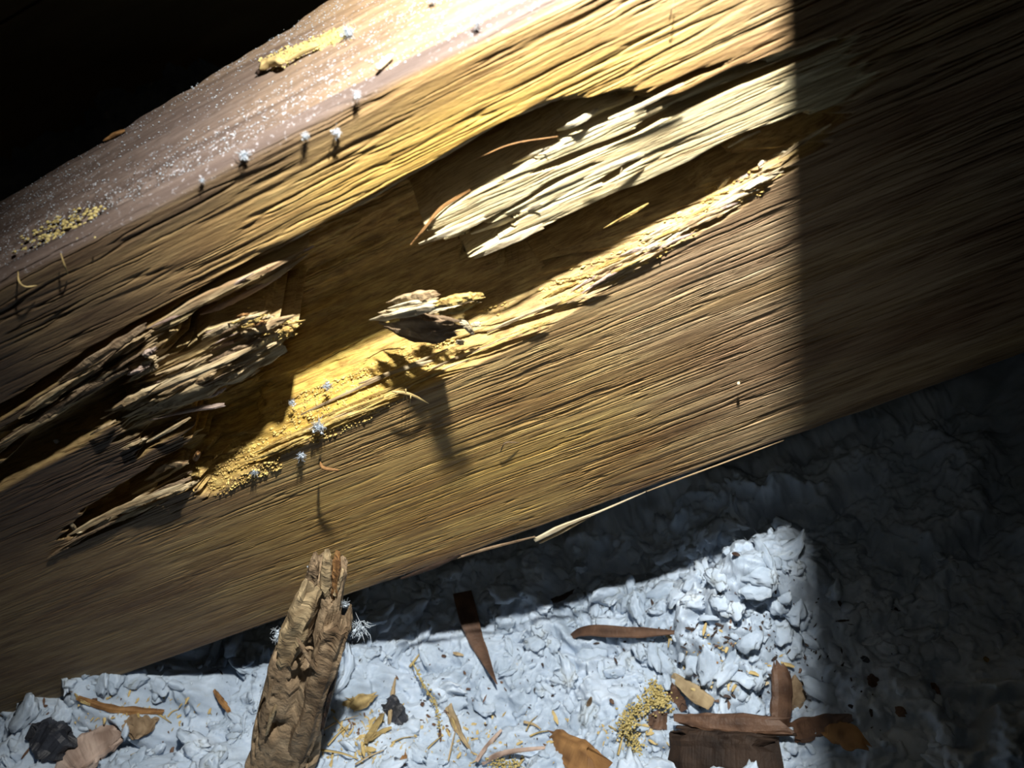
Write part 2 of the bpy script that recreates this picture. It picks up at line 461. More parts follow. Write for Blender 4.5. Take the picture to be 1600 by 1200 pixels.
def build_beam():
    xs = nonuniform(-0.46, 0.46, lambda x: 0.0008 if -0.20 < x < 0.05 else (0.0011 if -0.33 < x < 0.11 else 0.004))
    vs = np.linspace(0.0, H, 1350)
    U, V = np.meshgrid(xs, vs)
    depth = np.zeros(U.shape); rot = np.zeros(U.shape); pale = np.zeros(U.shape)
    streak = vnoise(U * 22, V * 620, 11) - 0.5
    streak2 = vnoise(U * 60, V * 1500, 12) - 0.5
    crossn = fbm(U * 60, V * 160, 13, 3) - 0.5
    wave = (fbm(U * 9, V * 14, 5, 2) - 0.5) * 0.004 + (vnoise(U * 110, V * 260, 6) - 0.5) * 0.0005 + (vnoise(U * 320, V * 700, 7) - 0.5) * 0.00025
    for kind, poly, d, w, wu, wv, ro, pa in CAV:
        dl, dr = d if isinstance(d, tuple) else (d, d)
        q = face_poly(poly, (dl + dr) * 0.0005 if kind == 'set' else 0.0)
        pad = 0.016
        ix = np.where((xs > q[:, 0].min() - pad) & (xs < q[:, 0].max() + pad))[0]
        iz = np.where((vs > q[:, 1].min() - pad) & (vs < q[:, 1].max() + pad))[0]
        sl = np.s_[iz[0]:iz[-1] + 1, ix[0]:ix[-1] + 1]
        uu = U[sl] + (streak[sl] * 2 + streak2[sl]) * wu * 0.001
        vv = V[sl] + crossn[sl] * 2 * wv * 0.001
        s = sdist(uu, vv, q) * 1000.0
        fx = np.clip((U[sl] - q[:, 0].min()) / (q[:, 0].max() - q[:, 0].min()), 0, 1)
        m = np.clip(s / (w[0] + (w[1] - w[0]) * fx), 0, 1) if isinstance(w, tuple) else sstep(0, w, s)
        d = dl + (dr - dl) * np.clip((U[sl] - q[:, 0].min()) / (q[:, 0].max() - q[:, 0].min()), 0, 1)
        if kind == 'max':
            depth[sl] = np.maximum(depth[sl], d * m)
            rot[sl] = np.maximum(rot[sl], ro * sstep(-0.3, 0.8, s)); pale[sl] = np.maximum(pale[sl] * (1 - m), pa * m)
        else:
            depth[sl] = depth[sl] * (1 - m) + d * m
            rot[sl] = rot[sl] * (1 - m) + ro * m; pale[sl] = pale[sl] * (1 - m) + pa * m
    # grain
    V2 = V + wave
    amp = 0.30 + 0.80 * fbm(U * 7, V * 26, 21, 3)
    left = sstep(-0.24, -0.12, U)
    amp = amp * (0.35 + 0.65 * left)
    fr = 1 + 0.0 * U
    g0 = vnoise(U * 14, V2 * 420, 30); g1 = vnoise(U * 34, V2 * 1250, 31); g2 = vnoise(U * 60, V2 * 2000, 32)
    groove = np.clip(1 - np.abs(g1 - 0.45) * 8.0, 0, 1) * sstep(0.28, 0.55, vnoise(U * 45, V2 * 420, 34))
    groove0 = np.clip(1 - np.abs(g0 - 0.45) * 9.0, 0, 1) ** 1.5 * sstep(0.40, 0.6, vnoise(U * 40, V2 * 300, 36))
    grain = (0.06 * (g0 - 0.5) + 0.08 * (g1 - 0.5) + 0.14 * (g2 - 0.5) + 0.55 * groove + 0.36 * groove0) * amp
    surf = 1 - np.clip(rot, 0, 1)
    fib = 1.1 * (vnoise(U * 30, V * 520, 41) - 0.5) + 0.7 * (vnoise(U * 90, V * 1200, 42) - 0.5)
    crumb = 1.1 * (fbm(U * 380, V * 520, 43, 3) - 0.5)
    ledge = np.floor(vnoise(U * 26, V * 330, 44) * 4) * 0.45
    y = depth + grain * (0.35 + 0.65 * surf) + rot * (fib + crumb * (1 - pale) + ledge)
    y = y * 0.001
    y += (fbm(U * 6, V * 10, 51, 2) - 0.5) * 0.0016
    # eased top and bottom edge
    r = 0.0035 + 0.002 * (fbm(U * 40, V * 0, 52, 3) - 0.3)
    e = np.clip((V - (H - r)) / r, 0, 1)
    y = y + r * (1 - np.sqrt(np.clip(1 - e * e, 0, 1)))
    rb = 0.0018 + 0.0015 * (fbm(U * 60, V * 0, 53, 3) - 0.3)
    e = np.clip((rb - V) / rb, 0, 1)
    y = y + rb * (1 - np.sqrt(np.clip(1 - e * e, 0, 1)))
    front = np.stack([U, y, V], -1)
    # top
    nt_ = 150
    tb = top_back(xs) + (fbm(xs * 120, 0 * xs, 61, 3) - 0.5) * 0.002
    k = np.linspace(0, 1, nt_ + 1)[1:][:, None]
    y0 = front[-1, :, 1][None]
    yt = y0 + (tb[None] - y0) * k
    ut = np.broadcast_to(xs[None], yt.shape)
    zt = H - 0.0006 * (vnoise(ut * 12, yt * 500, 62) - 0.5) - 0.0005 * (fbm(ut * 300, yt * 500, 63, 3) - 0.5)
    dmg = np.exp(-((ut + 0.118) / 0.022) ** 2 - ((yt - 0.006) / 0.008) ** 2)
    zt -= dmg * (0.003 + 0.004 * (fbm(ut * 250, yt * 350, 64, 3) - 0.4))
    eb = np.clip((k - 0.94) / 0.06, 0, 1)
    zt = zt - 0.0025 * eb ** 2
    top = np.stack([ut, yt, zt], -1)
    back = np.stack([xs, tb, np.full_like(xs, 0.002)], -1)[None]
    under = np.stack([xs, np.full_like(xs, 0.012), np.zeros_like(xs)], -1)[None]
    P = np.concatenate([front, top, back, under], 0)
    n = P.shape[0]
    def full(a, tv):
        o = np.zeros((n, len(xs))); o[:len(vs)] = a; o[len(vs):len(vs) + nt_] = tv; return o
    topm = np.zeros(U.shape); edge_n = fbm(U * 30, V * 60, 71, 3)
    topm = sstep(H - 0.003, H - 0.0012, V + (edge_n - 0.5) * 0.002)
    stain_shade = sstep(H - 0.016, H - 0.004, V + (edge_n - 0.5) * 0.012) * 0.75 * (1 - 0.85 * sstep(-0.06, 0.0, U))
    stain_shade = np.maximum(stain_shade, sstep(0.008, 0.001, V + (fbm(U * 40, V * 80, 72, 3) - 0.5) * 0.012) * 0.5)
    gold_light = np.exp(-((U + 0.015) / 0.055) ** 2 - ((V - 0.155) / 0.028) ** 2) * 0.9  # yellow centre of the lamp's light put into the wood colour
    gold_light = np.maximum(gold_light, 0.55 * np.exp(-((U + 0.09) / 0.08) ** 2 - ((V - 0.04) / 0.05) ** 2)) * surf
    stain_shade = np.maximum(stain_shade, 0.88 * sstep(-0.05, -0.17, U + (edge_n - .5) * 0.06) * sstep(0.05, 0.12, V))  # lamp falloff to the upper left put into the colour, with weathered brown
    stain_shade = np.maximum(stain_shade, 0.45 * sstep(-0.13, -0.24, U + (edge_n - .5) * 0.08))  # the same painted falloff over the whole left end
    hot_spot = sstep(-0.075, 0.0, xs[None] + (fbm(ut * 30, yt * 60, 75, 3) - .5) * 0.05 + yt * 0.5)  # paler tan to the right: lamp's hot spot put into the top's colour
    ochre = np.clip(rot, 0, 1) * np.exp(-((U + 0.100) / 0.045) ** 2 - ((V - 0.100) / 0.030) ** 2)
    grey = sstep(-0.03, 0.03, U + (edge_n - .5) * 0.03) * 0.8 * surf
    at = {'rot': full(rot, 0), 'pale': full(pale, 0), 'stain_shade': full(stain_shade * surf, 0), 'top': full(topm, 1), 'gold_light': full(gold_light, 0), 'hot_spot': full(0, hot_spot), 'ochre': full(ochre, 0), 'grey': full(grey, 0)}
    root = empty('timber_beam', (0, 0.025, 0))
    tag(root, 'long weathered timber beam with a deep rotten pocket along its front face', 'beam')
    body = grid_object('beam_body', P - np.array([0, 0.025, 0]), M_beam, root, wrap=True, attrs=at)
    return root, body, xs, vs, y
BEAM, BEAM_BODY, BX, BZ, BY = build_beam()

def face_y(x, z):
    i = int(np.clip(np.searchsorted(BX, x), 0, len(BX) - 1)); j = int(np.clip(np.searchsorted(BZ, z), 0, len(BZ) - 1))
    return BY[j, i]

# ------------------------------------------------------------------ insulation, floor, back boards, rafter
def flakes(x, y, f, seed):
    """overlapping tilted scraps: the highest of the neighbouring domed, tilted cells"""
    x = np.asarray(x) * f; y = np.asarray(y) * f
    ix, iy = np.floor(x).astype(np.int64), np.floor(y).astype(np.int64)
    best = np.full(np.broadcast(x, y).shape, -1e9)
    for dx in (-1, 0, 1):
        for dy in (-1, 0, 1):
            cx, cy = ix + dx, iy + dy
            px, py = cx + hash2(cx, cy, seed), cy + hash2(cx, cy, seed + 1)
            h = hash2(cx, cy, seed + 2) * 0.7
            tx, ty = (hash2(cx, cy, seed + 3) - 0.5) * 1.5, (hash2(cx, cy, seed + 4) - 0.5) * 1.5
            ux, uy = x - px, y - py
            best = np.maximum(best, h + tx * ux + ty * uy - 1.1 * (ux * ux + uy * uy))
    return best

MOUND = on_plane(1150, 862, 2, -0.045)
def ins_z(x, y, detail=True):
    x = np.asarray(x, float); y = np.asarray(y, float)
    z = np.interp(x, [-0.6, -0.36, -0.31, -0.285, -0.25, -0.19, -0.13, -0.05, 0.6], [0.012, 0.010, 0.004, -0.010, -0.036, -0.064, -0.098, -0.116, -0.105])
    z = z + 0.026 * sstep(-0.03, -0.10, y)
    z = z + 0.052 * np.exp(-((x - MOUND[0]) / 0.034) ** 2 - ((y - MOUND[1]) / 0.022) ** 2)
    if not detail: return z
    wx = (fbm(x * 45, y * 45, 101, 4) - 0.5) * 0.034; wy = (fbm(x * 45, y * 45, 107, 4) - 0.5) * 0.034
    b1 = np.abs(fbm((x + wx) * 26, (y + wy) * 26, 111, 2) - 0.5) * 2
    z = z + 0.026 * (b1 - 0.3)
    z = z + 0.0115 * flakes(x + wx, y + wy, 62, 141) + 0.0036 * flakes(x + wx * .6, y + wy * .6, 150, 147)
    z = z + 0.0042 * (np.abs(fbm((x + wx * .4) * 170, (y + wy * .4) * 170, 121, 3) - 0.5) * 2 - 0.3) + 0.0028 * (fbm(x * 520, y * 520, 131, 3) - 0.5)
    return z

def hit(px, py):
    """where the view ray through a pixel meets the insulation"""
    r = ray(px, py); r = r / np.linalg.norm(r)
    ts = np.linspace(0.12, 0.75, 640)
    p = CAM + ts[:, None] * r
    d = p[:, 2] - ins_z(p[:, 0], p[:, 1])
    i = int(np.argmax(d < 0)) if (d < 0).any() else len(ts) - 1
    return p[i]

def build_insulation():
    xs = nonuniform(-0.56, 0.40, lambda x: 0.0007 if -0.40 < x < 0.12 else 0.004)
    ys = nonuniform(-0.24, 0.58, lambda y: 0.0007 if -0.12 < y < 0.05 else 0.004)
    X, Y = np.meshgrid(xs, ys)
    Z = ins_z(X, Y)
    root = grid_object('loose_fill_insulation', np.stack([X, Y, Z], -1), M_fluff)
    tag(root, 'white fluffy loose fill insulation covering the floor under the timber', 'insulation', kind='stuff')
    # torn flakes and curls lying loose on it
    mb = MB(); rs = np.random.RandomState(5); V = []; Fc = []; off = 0
    spots = [(rs.uniform(-0.42, 0.14), rs.uniform(-0.14, 0.05), 0) for k in range(520)]
    for k in range(360):                                  # torn clumps
        px, py = rs.uniform(-30, 1500), rs.uniform(860, 1230); p = hit(px, py); spots.append((p[0], p[1], 1))
    for k in range(420):
        px, py = rs.uniform(60, 1280), rs.uniform(930, 1215); p = hit(px, py); spots.append((p[0], p[1], 1 if k % 3 == 0 else 0))
    for k in range(46):
        p = hit(1150 + rs.normal(0, 62), 872 + rs.normal(0, 34)); spots.append((p[0], p[1], 2))
    for k in range(40):
        p = hit(990 + rs.normal(0, 60), 935 + rs.normal(0, 14)); spots.append((p[0], p[1], 1))
    keep = [(722, 935), (740, 990), (760, 1035), (775, 1068), (890, 1000), (930, 990), (985, 988), (1040, 990), (1070, 988), (860, 1160), (900, 1180), (930, 1200), (1060, 1090), (1080, 1080), (1105, 1100), (1028, 1126),
            (985, 1110), (1020, 1090), (1030, 1080), (990, 1155), (1070, 1130), (1120, 1150), (1180, 1150), (1215, 1040), (1220, 1090), (1245, 1080), (1270, 1140), (1320, 1130), (1340, 1160), (1100, 1190), (1190, 1190),
            (560, 1095), (585, 1140), (610, 1115), (610, 1070), (720, 1140), (735, 1175), (655, 1060), (675, 1100), (770, 1165), (820, 1172), (790, 1194), (340, 1095), (60, 1150), (95, 1165), (140, 1170), (190, 1145), (225, 1130),
            (140, 1100), (190, 1108), (240, 1112), (880, 932), (1150, 866), (520, 1140), (560, 1180), (1350, 1030), (1364, 1064), (1462, 1076), (1407, 1112), (840, 1130), (430, 1150), (450, 1080), (470, 1180), (400, 1190)]
    keep = [hit(*p) for p in keep]
    for k, (x, y, big) in enumerate(spots):
        near = min((x - p[0]) ** 2 + (y - p[1]) ** 2 for p in keep) ** 0.5
        if near < (0.009 if big else 0.005): continue
        if -0.30 > x and y > -0.005: continue
        base_v, base_f = ICO3 if big else ICO2; bf = np.array(base_f)
        z = float(ins_z(x, y))
        s = (0.0018 + 0.0034 * rs.rand() ** 1.5) if big else (0.0008 + 0.0018 * rs.rand() ** 2)
        v = base_v.copy()
        n = fbm(v[:, 0] * 1.5 + k, v[:, 1] * 1.5 + v[:, 2] * 1.3, k, 3) - 0.5
        n2 = fbm(v[:, 0] * 5 + k, v[:, 1] * 5 + v[:, 2] * 4, k + 9, 3) - 0.5
        n3 = fbm(v[:, 0] * 13 + k, v[:, 1] * 13 + v[:, 2] * 9, k + 19, 2) - 0.5
        v = v * (1 + 0.95 * n + 0.8 * n2 + 0.35 * n3)[:, None]
        v = v * np.array([1.6 * rs.uniform(.7, 1.4), 1.0 * rs.uniform(.7, 1.3), 0.38 + 0.36 * rs.rand()]) * s
        v[:, 2] += (v[:, 0] ** 2) * rs.uniform(-40, 70)
        e = Matrix.Rotation(rs.uniform(0, 6.28), 3, 'Z') @ Matrix.Rotation(rs.normal(0, 0.45), 3, 'X') @ Matrix.Rotation(rs.normal(0, 0.35), 3, 'Y')
        v = v @ np.array(e).T + np.array([x, y, z + s * (-0.05 if big < 2 else rs.uniform(-.1, .5))])
        V.append(v); Fc.append(bf + off); off += len(v)
    V = np.concatenate(V); Fc = np.concatenate(Fc)
    me = bpy.data.meshes.new('insulation_flakes')
    me.from_pydata(V.tolist(), [], Fc.tolist()); me.update()
    me.polygons.foreach_set('use_smooth', np.ones(len(me.polygons), dtype=bool))
    me.materials.append(M_fluff)
    o = bpy.data.objects.new('insulation_flakes', me); col.objects.link(o); o.parent = root; o['kind'] = 'stuff'
    # fine fibres: curved ribbons
    n = 26000
    x = rs.uniform(-0.40, 0.13, n); y = rs.uniform(-0.13, 0.03, n)
    keep = vnoise(x * 90, y * 90, 401) > rs.rand(n) * 0.8
    x, y = x[keep], y[keep]; n = len(x)
    z = ins_z(x, y)
    a = rs.uniform(0, 6.28, n) + 4 * vnoise(x * 60, y * 60, 402); l = 0.0010 + 0.0016 * rs.rand(n) ** 2
    d = np.stack([np.cos(a), np.sin(a), rs.uniform(-0.05, 0.75, n)], -1)
    bend = rs.randn(n, 3) * 0.7
    sd = np.cross(d, rs.randn(n, 3)); sd /= np.linalg.norm(sd, axis=1)[:, None] + 1e-9
    base = np.stack([x, y, z - 0.0002], -1); V = np.zeros((n, 8, 3)); w = (0.00004 + 0.00008 * rs.rand(n))[:, None]
    for q in range(4):
        t = q / 3.0
        c = base + (d * t + bend * t * t) * l[:, None]
        V[:, 2 * q] = c - sd * w * (1 - 0.7 * t); V[:, 2 * q + 1] = c + sd * w * (1 - 0.7 * t)
    q0 = np.array([(0, 1, 3, 2), (2, 3, 5, 4), (4, 5, 7, 6)])
    Fq = (np.arange(n)[:, None, None] * 8 + q0[None]).reshape(-1, 4)
    me = bpy.data.meshes.new('insulation_fibres')
    me.vertices.add(n * 8); me.vertices.foreach_set('co', V.reshape(-1).astype(np.float32))
    me.loops.add(len(Fq) * 4); me.loops.foreach_set('vertex_index', Fq.reshape(-1).astype(np.int32))
    me.polygons.add(len(Fq)); me.polygons.foreach_set('loop_start', np.arange(0, len(Fq) * 4, 4).astype(np.int32))
    me.update(calc_edges=True); me.materials.append(M_fluff)
    o = bpy.data.objects.new('insulation_fibres', me); col.objects.link(o); o.parent = root; o['kind'] = 'stuff'
build_insulation()

def box(name, lo_, hi_, mat, parent=None):
    mb = MB(); a, b = lo_, hi_
    v = [(x, y, z) for x in (a[0], b[0]) for y in (a[1], b[1]) for z in (a[2], b[2])]
    mb.add(v, [(0, 1, 3, 2), (4, 6, 7, 5), (0, 4, 5, 1), (2, 3, 7, 6), (0, 2, 6, 4), (1, 5, 7, 3)])
    return mb.build(name, mat, parent, smooth=False)

tag(box('floor', (-0.9, -0.5, -0.20), (0.8, 0.75, -0.18), M_floor), kind='structure')
wall = empty('wall_back', (0, 0.62, -0.18)); tag(wall, kind='structure')
for k in range(6):
    z0 = -0.18 + k * 0.14
    o = box('board', (-0.9, 0.62 + 0.002 * (k % 2), z0 + 0.0015), (0.8, 0.64, z0 + 0.1385), M_wall)
    o.parent = wall; o.matrix_parent_inverse = Matrix.Translation((0, -0.62, 0.18))

def build_rafter():
    # a cross rafter above the right end: cuts the lamp's light off along a straight line
    z0, z1 = 0.220, 0.256
    nx, ny, nz = 0.9435, -0.3094, -0.1182                  # the plane its lower edge shares with the lamp
    xl = lambda yy: 0.0257 - (ny * yy + nz * z0) / nx
    ns = 60
    mb = MB(); rs = np.random.RandomState(3)
    ysr = np.linspace(-0.075, 0.619, ns); v = []
    for yy in ysr:
        j = 0.0006 * (rs.rand(4) - 0.5)
        q = xl(yy); v += [(q + j[0], yy, z0), (q + 0.09 + j[1], yy, z0), (q + 0.09 + j[2], yy, z1), (q + 0.010 + j[3], yy, z1)]
    f = []
    for i in range(ns - 1):
        for k in range(4):
            a = i * 4 + k; b = i * 4 + (k + 1) % 4
            f.append((a, a + 4, b + 4, b))
    f += [(0, 1, 2, 3), tuple(4 * ns - 1 - k for k in range(4))]
    mb.add(v, f)
    tag(mb.build('rafter', M_rafter, None, smooth=False), 'dark rafter crossing above the right end of the beam', 'rafter')
build_rafter()
#DETAILS#
# ------------------------------------------------------------------ splinters and crumbs that belong to the beam
FWD = M[:, 2]
def mpp(p): return float(np.dot(np.array(p) - CAM, FWD)) / F           # metres per pixel at a point

def local(mb, name, mat, parent, smooth=True):
    o = parent; off = np.zeros(3)
    while o is not None:
        off += np.array(o.location); o = o.parent
    return mb.build(name, mat, parent, smooth, origin=tuple(off))

def fpt(px, py, off):
    """a point off the rotten face by so many metres (positive = towards the viewer)"""
    p = on_plane(px, py, 1, 0.0)
    y = face_y(p[0], p[2])
    p = on_plane(px, py, 1, min(y, 0.004)); y = min(face_y(p[0], p[2]), 0.006)
    return on_plane(px, py, 1, y - off)

SEED = [100]
def splinter(pts, wpx, offs, mat, name='splinter', thick=0.7, nl=26, nc=10, ragged=0.3, rough=0.14, label=None, streak=0.2, absolute=False):
    SEED[0] += 1
    if not hasattr(offs, '__len__'): offs = [offs] * len(pts)
    P = [on_plane(p[0], p[1], 1, -o * 0.001) if absolute else fpt(p[0], p[1], o * 0.001) for p, o in zip(pts, offs)]
    k = mpp(P[0])
    mb = MB()
    shard_into(mb, P, [w * k for w in wpx], max(wpx) * k * thick, (0, -1, 0.15), SEED[0], nl, nc, ragged, rough, 0.7, streak)
    o = local(mb, name, mat, BEAM, smooth=False)
    if label: o['label'] = label
    return o

# the snag standing out in the middle of the pocket, with its long shadow
splinter([(588, 503), (650, 505), (728, 508)], [8, 26, 40, 34, 12], [-7, 3, 10], M_brown, 'snag_core', 0.35, 50, 16, 0.5, 0.2, absolute=True)
splinter([(600, 512), (660, 522), (722, 520)], [6, 22, 34, 26, 8], [-9, 0, 8], M_brown, 'snag_core', 0.35, 50, 14, 0.6, 0.25, absolute=True)
splinter([(576, 501), (630, 490), (692, 476)], [3, 12, 16, 14, 9], [-5, 5, 10], M_pale, thick=0.4, nl=40, label='pale white splinter on the snag', absolute=True)
splinter([(676, 478), (715, 467), (757, 458)], [10, 14, 14, 9], [9, 11.5, 12.5], M_gold, nl=36, ragged=0.6, rough=0.4, label='golden torn splinter end', absolute=True)
splinter([(684, 490), (720, 483), (746, 471)], [8, 11, 10, 6], [9, 10.5, 11.5], M_gold, nl=36, ragged=0.5, rough=0.4, absolute=True)
splinter([(604, 474), (650, 463), (690, 457)], [4, 12, 15, 12, 7], [-2, 6, 9], M_splint, nl=36, ragged=0.6, rough=0.3, absolute=True)
splinter([(606, 482), (640, 474), (668, 470)], [3, 7, 8, 5], [-1, 6, 8], M_pale, absolute=True)
splinter([(716, 497), (728, 508), (741, 524)], [6, 12, 11, 4], [5, 6, 5], M_pale)
splinter([(735, 509), (744, 507), (753, 506)], [7, 9, 6], [4, 5, 5], M_pale)
splinter([(712, 534), (727, 536)], [7, 9, 7], [3, 3], M_pale)
def bundle(poly, n, mats, off, lrange=(28, 100), wrange=(3, 9), slope=-0.47, seed=0):
    rs = np.random.RandomState(seed); P = np.array(poly, float); lo_, hi_ = P.min(0), P.max(0); k = 0; tries = 0
    while k < n and tries < 5000:
        tries += 1
        q = lo_ + rs.rand(2) * (hi_ - lo_)
        if sdist(np.array([q[0]]), np.array([q[1]]), P)[0] < 2: continue
        l = rs.uniform(*lrange); w = rs.uniform(*wrange); sl = slope + rs.normal(0, 0.06)
        a = q - np.array([1, sl]) * l * 0.5; b = q + np.array([1, sl]) * l * 0.5
        if sdist(np.array([b[0]]), np.array([b[1]]), P)[0] < -12: continue
        k += 1
        o = rs.uniform(*off)
        splinter([tuple(a), (q[0] + rs.normal(0, 2), q[1] + rs.normal(0, 1.5)), tuple(b)], [w * .3, w, w * rs.uniform(.6, 1.1), w * .35], [o * .4, o * .8, o], mats[rs.randint(len(mats))], 'splinter', rs.uniform(.5, 1.0), 22, 8, 0.8, 0.3)
# the broken block of rot at the left
splinter([(190, 655), (320, 600), (446, 542)], [8, 30, 36, 34, 22], [0.3, 1.5, 2.5], M_splint, 'rotten_block', 0.35, 60, 20, 0.5, 0.25)
bundle([(200, 590), (240, 545), (320, 525), (360, 495), (430, 486), (474, 515), (440, 560), (330, 620), (250, 650), (190, 665)], 46, [M_splint, M_splint, M_pink, M_brown], (1.5, 5), (30, 110), (4, 12), seed=1)
bundle([(205, 588), (228, 545), (255, 548), (250, 580)], 9, [M_pink, M_splint], (3, 5), (18, 40), (5, 12), seed=2)
bundle([(352, 500), (390, 486), (436, 486), (450, 505), (400, 515)], 12, [M_gold, M_orange, M_splint], (4, 8), (18, 48), (4, 10), -0.3, seed=3)
bundle([(430, 512), (462, 496), (478, 518), (452, 530)], 8, [M_gold], (4, 6), (14, 30), (4, 9), -0.2, seed=4)
splinter([(395, 520), (430, 504), (463, 492)], [8, 14, 12, 3], [5, 7, 8], M_splint, ragged=0.3, rough=0.2)
splinter([(170, 642), (250, 606), (330, 572), (400, 540)], [3, 9, 11, 10, 5], [1, 4, 5, 5], M_splint, nl=50, ragged=0.5, rough=0.25)
splinter([(232, 657), (300, 640), (352, 632)], [2, 6, 9, 7], [2, 5, 8], M_pink, label='pinkish pointed splinter over the dark hole')
bundle([(0, 690), (60, 628), (150, 568), (245, 498), (260, 515), (150, 605), (60, 665)], 26, [M_splint, M_brown, M_splint], (0.8, 3), (50, 150), (4, 11), -0.66, seed=5)
bundle([(240, 505), (330, 460), (400, 425), (485, 382), (490, 395), (400, 440), (300, 488)], 16, [M_splint, M_pink, M_splint], (1, 3.5), (50, 130), (3, 9), -0.5, seed=6)
bundle([(850, 478), (1050, 355), (1190, 268), (1230, 250), (1180, 305), (1000, 415), (870, 492)], 40, [M_splint, M_gold, M_pale, M_pink], (0.0, 1.0), (30, 90), (3, 8), -0.5, seed=7)
bundle([(430, 690), (560, 630), (720, 555), (860, 490), (870, 500), (700, 575), (560, 650), (430, 705)], 26, [M_splint, M_gold, M_gold], (0.3, 1.2), (50, 140), (3, 7), -0.43, seed=8)
bundle([(110, 838), (200, 785), (300, 725), (325, 745), (240, 790), (130, 842)], 18, [M_splint, M_brown, M_splint], (0.5, 3), (30, 110), (4, 10), -0.52, seed=9)
bundle([(590, 502), (640, 470), (690, 458), (752, 458), (750, 480), (700, 492), (620, 506)], 16, [M_splint, M_gold, M_pale], (4, 9), (24, 70), (4, 9), -0.2, seed=10)
bundle([(180, 700), (260, 655), (300, 635), (290, 660), (220, 705)], 7, [M_splint, M_brown], (0.5, 2), (24, 60), (2, 5), -0.55, seed=11)
# torn strands along the upper left lip
splinter([(90, 598), (160, 552), (232, 506)], [5, 12, 13, 8], [2, 3, 4], M_brown, 'strand', 0.6, 40, 10, 0.5, 0.25)
splinter([(238, 512), (320, 465), (400, 428), (492, 384)], [8, 13, 12, 10, 3], [1.5, 3, 3, 2], M_splint, 'strand', 0.6, 60, 12, 0.4, 0.2)
splinter([(312, 492), (360, 472), (440, 430)], [3, 9, 9, 4], [1, 2, 3], M_pink, 'strand', 0.6, 36, 10, 0.5, 0.25)
splinter([(385, 452), (430, 430), (482, 396)], [4, 9, 10, 3], [1, 3, 3], M_splint, 'strand')
splinter([(60, 660), (130, 610), (200, 575)], [4, 10, 12, 6], [0, 1, 2], M_brown, 'strand', 0.5, 36, 10, 0.5, 0.2)
# the grooves at the lower left
splinter([(104, 838), (190, 795), (292, 755)], [4, 11, 14, 6], [1, 3, 3], M_splint, 'strand', 0.5, 44, 10, 0.5, 0.25)
splinter([(150, 828), (210, 800), (275, 772)], [4, 10, 10, 4], [0, 2, 2], M_splint, 'strand', 0.5, 36, 10, 0.5, 0.25)
splinter([(226, 752), (262, 728), (298, 722)], [4, 12, 15, 9], [1, 4, 4], M_splint, 'strand', 0.5, 30, 10, 0.5, 0.25)
splinter([(110, 815), (120, 830), (140, 836)], [6, 8, 4], [0, 1, 1], M_splint)
splinter([(230, 692), (265, 672), (298, 652)], [2, 5, 6, 3], [1, 2, 2], M_splint)
splinter([(140, 680), (160, 668), (182, 656)], [2, 6, 3], [1, 2, 1], M_splint)
splinter([(304, 720), (308, 712), (311, 704)], [7, 9, 4], [4, 6, 7], M_orange)
# fingers of the surviving plates
splinter([(655, 382), (700, 364), (760, 338)], [5, 10, 13, 9], [1.5, 1.5, 1], M_pale, 'plate_finger', 0.35, 34, 10, 0.2, 0.1)
splinter([(740, 404), (790, 380), (850, 352)], [5, 10, 14, 10], [1.5, 1.5, 1], M_pale, 'plate_finger', 0.35, 34, 10, 0.2, 0.1)
splinter([(735, 366), (790, 345), (845, 318)], [3, 8, 10, 6], [1, 1.5, 1], M_pale, 'plate_finger', 0.35, 34, 10, 0.2, 0.1)
splinter([(870, 204), (900, 192), (935, 170)], [4, 11, 12, 6], [2, 2, 1], M_pale, 'plate_finger', 0.35, 24, 10, 0.2, 0.12)
splinter([(950, 186), (1000, 166), (1070, 130)], [4, 8, 9, 5], [2, 2, 1], M_pale, 'plate_finger', 0.35, 34, 10, 0.2, 0.1)
splinter([(800, 256), (822, 246), (860, 230)], [3, 6, 7, 4], [2, 2, 1], M_pale, 'plate_finger', 0.35)
splinter([(912, 280), (960, 258), (1010, 238)], [3, 8, 10, 6], [2, 2.5, 1], M_pale, 'plate_finger', 0.35)
splinter([(735, 296), (690, 325), (662, 358), (641, 383)], [5, 6, 4, 2], [2, 3, 4, 4], M_orange, 'curled_strand', 0.6, 30, 6, 0.1, 0.1, label='thin orange curled strand')
splinter([(742, 249), (800, 225), (872, 213)], [1.5, 2, 1.5], [4, 5, 5], M_orange, 'curled_strand', 0.8, 24, 5, 0.05, 0.05)
splinter([(943, 357), (980, 337), (1014, 317)], [2, 5, 5, 2], [3, 7, 9], M_gold)
splinter([(1137, 231), (1160, 217), (1189, 204)], [3, 4, 3], [2, 4, 4], M_pale)
splinter([(948, 301), (962, 290), (972, 262)], [1.2, 1.5, 1.2], [3, 5, 6], M_pale, 'curled_strand', 0.8, 20, 5, 0.05, 0.05)
# frayed edge of the lower lip at the right
for k, (a, b, w, m) in enumerate([((1052, 358), (1068, 342), 6, M_pale), ((1120, 312), (1142, 288), 8, M_pale), ((1148, 302), (1176, 282), 8, M_pink), ((1090, 332), (1140, 310), 8, M_gold),
                                  ((1186, 274), (1198, 264), 11, M_pale), ((1195, 266), (1232, 248), 7, M_pale), ((1000, 392), (1060, 360), 7, M_pale), ((905, 448), (990, 408), 8, M_gold),
                                  ((1150, 315), (1215, 280), 7, M_splint), ((1060, 372), (1130, 338), 8, M_splint), ((930, 462), (1010, 425), 6, M_splint), ((838, 484), (905, 452), 9, M_gold),
                                  ((960, 420), (1010, 398), 7, M_pink), ((1215, 262), (1300, 205), 8, M_splint)]):
    splinter([(a[0], a[1] - 12), ((a[0] + b[0]) / 2, (a[1] + b[1]) / 2 - 15), (b[0], b[1] - 12)], [w * .4, w, w * .9, w * .4], [0.2, 0.8, 0.5], m, ragged=0.4, rough=0.25)
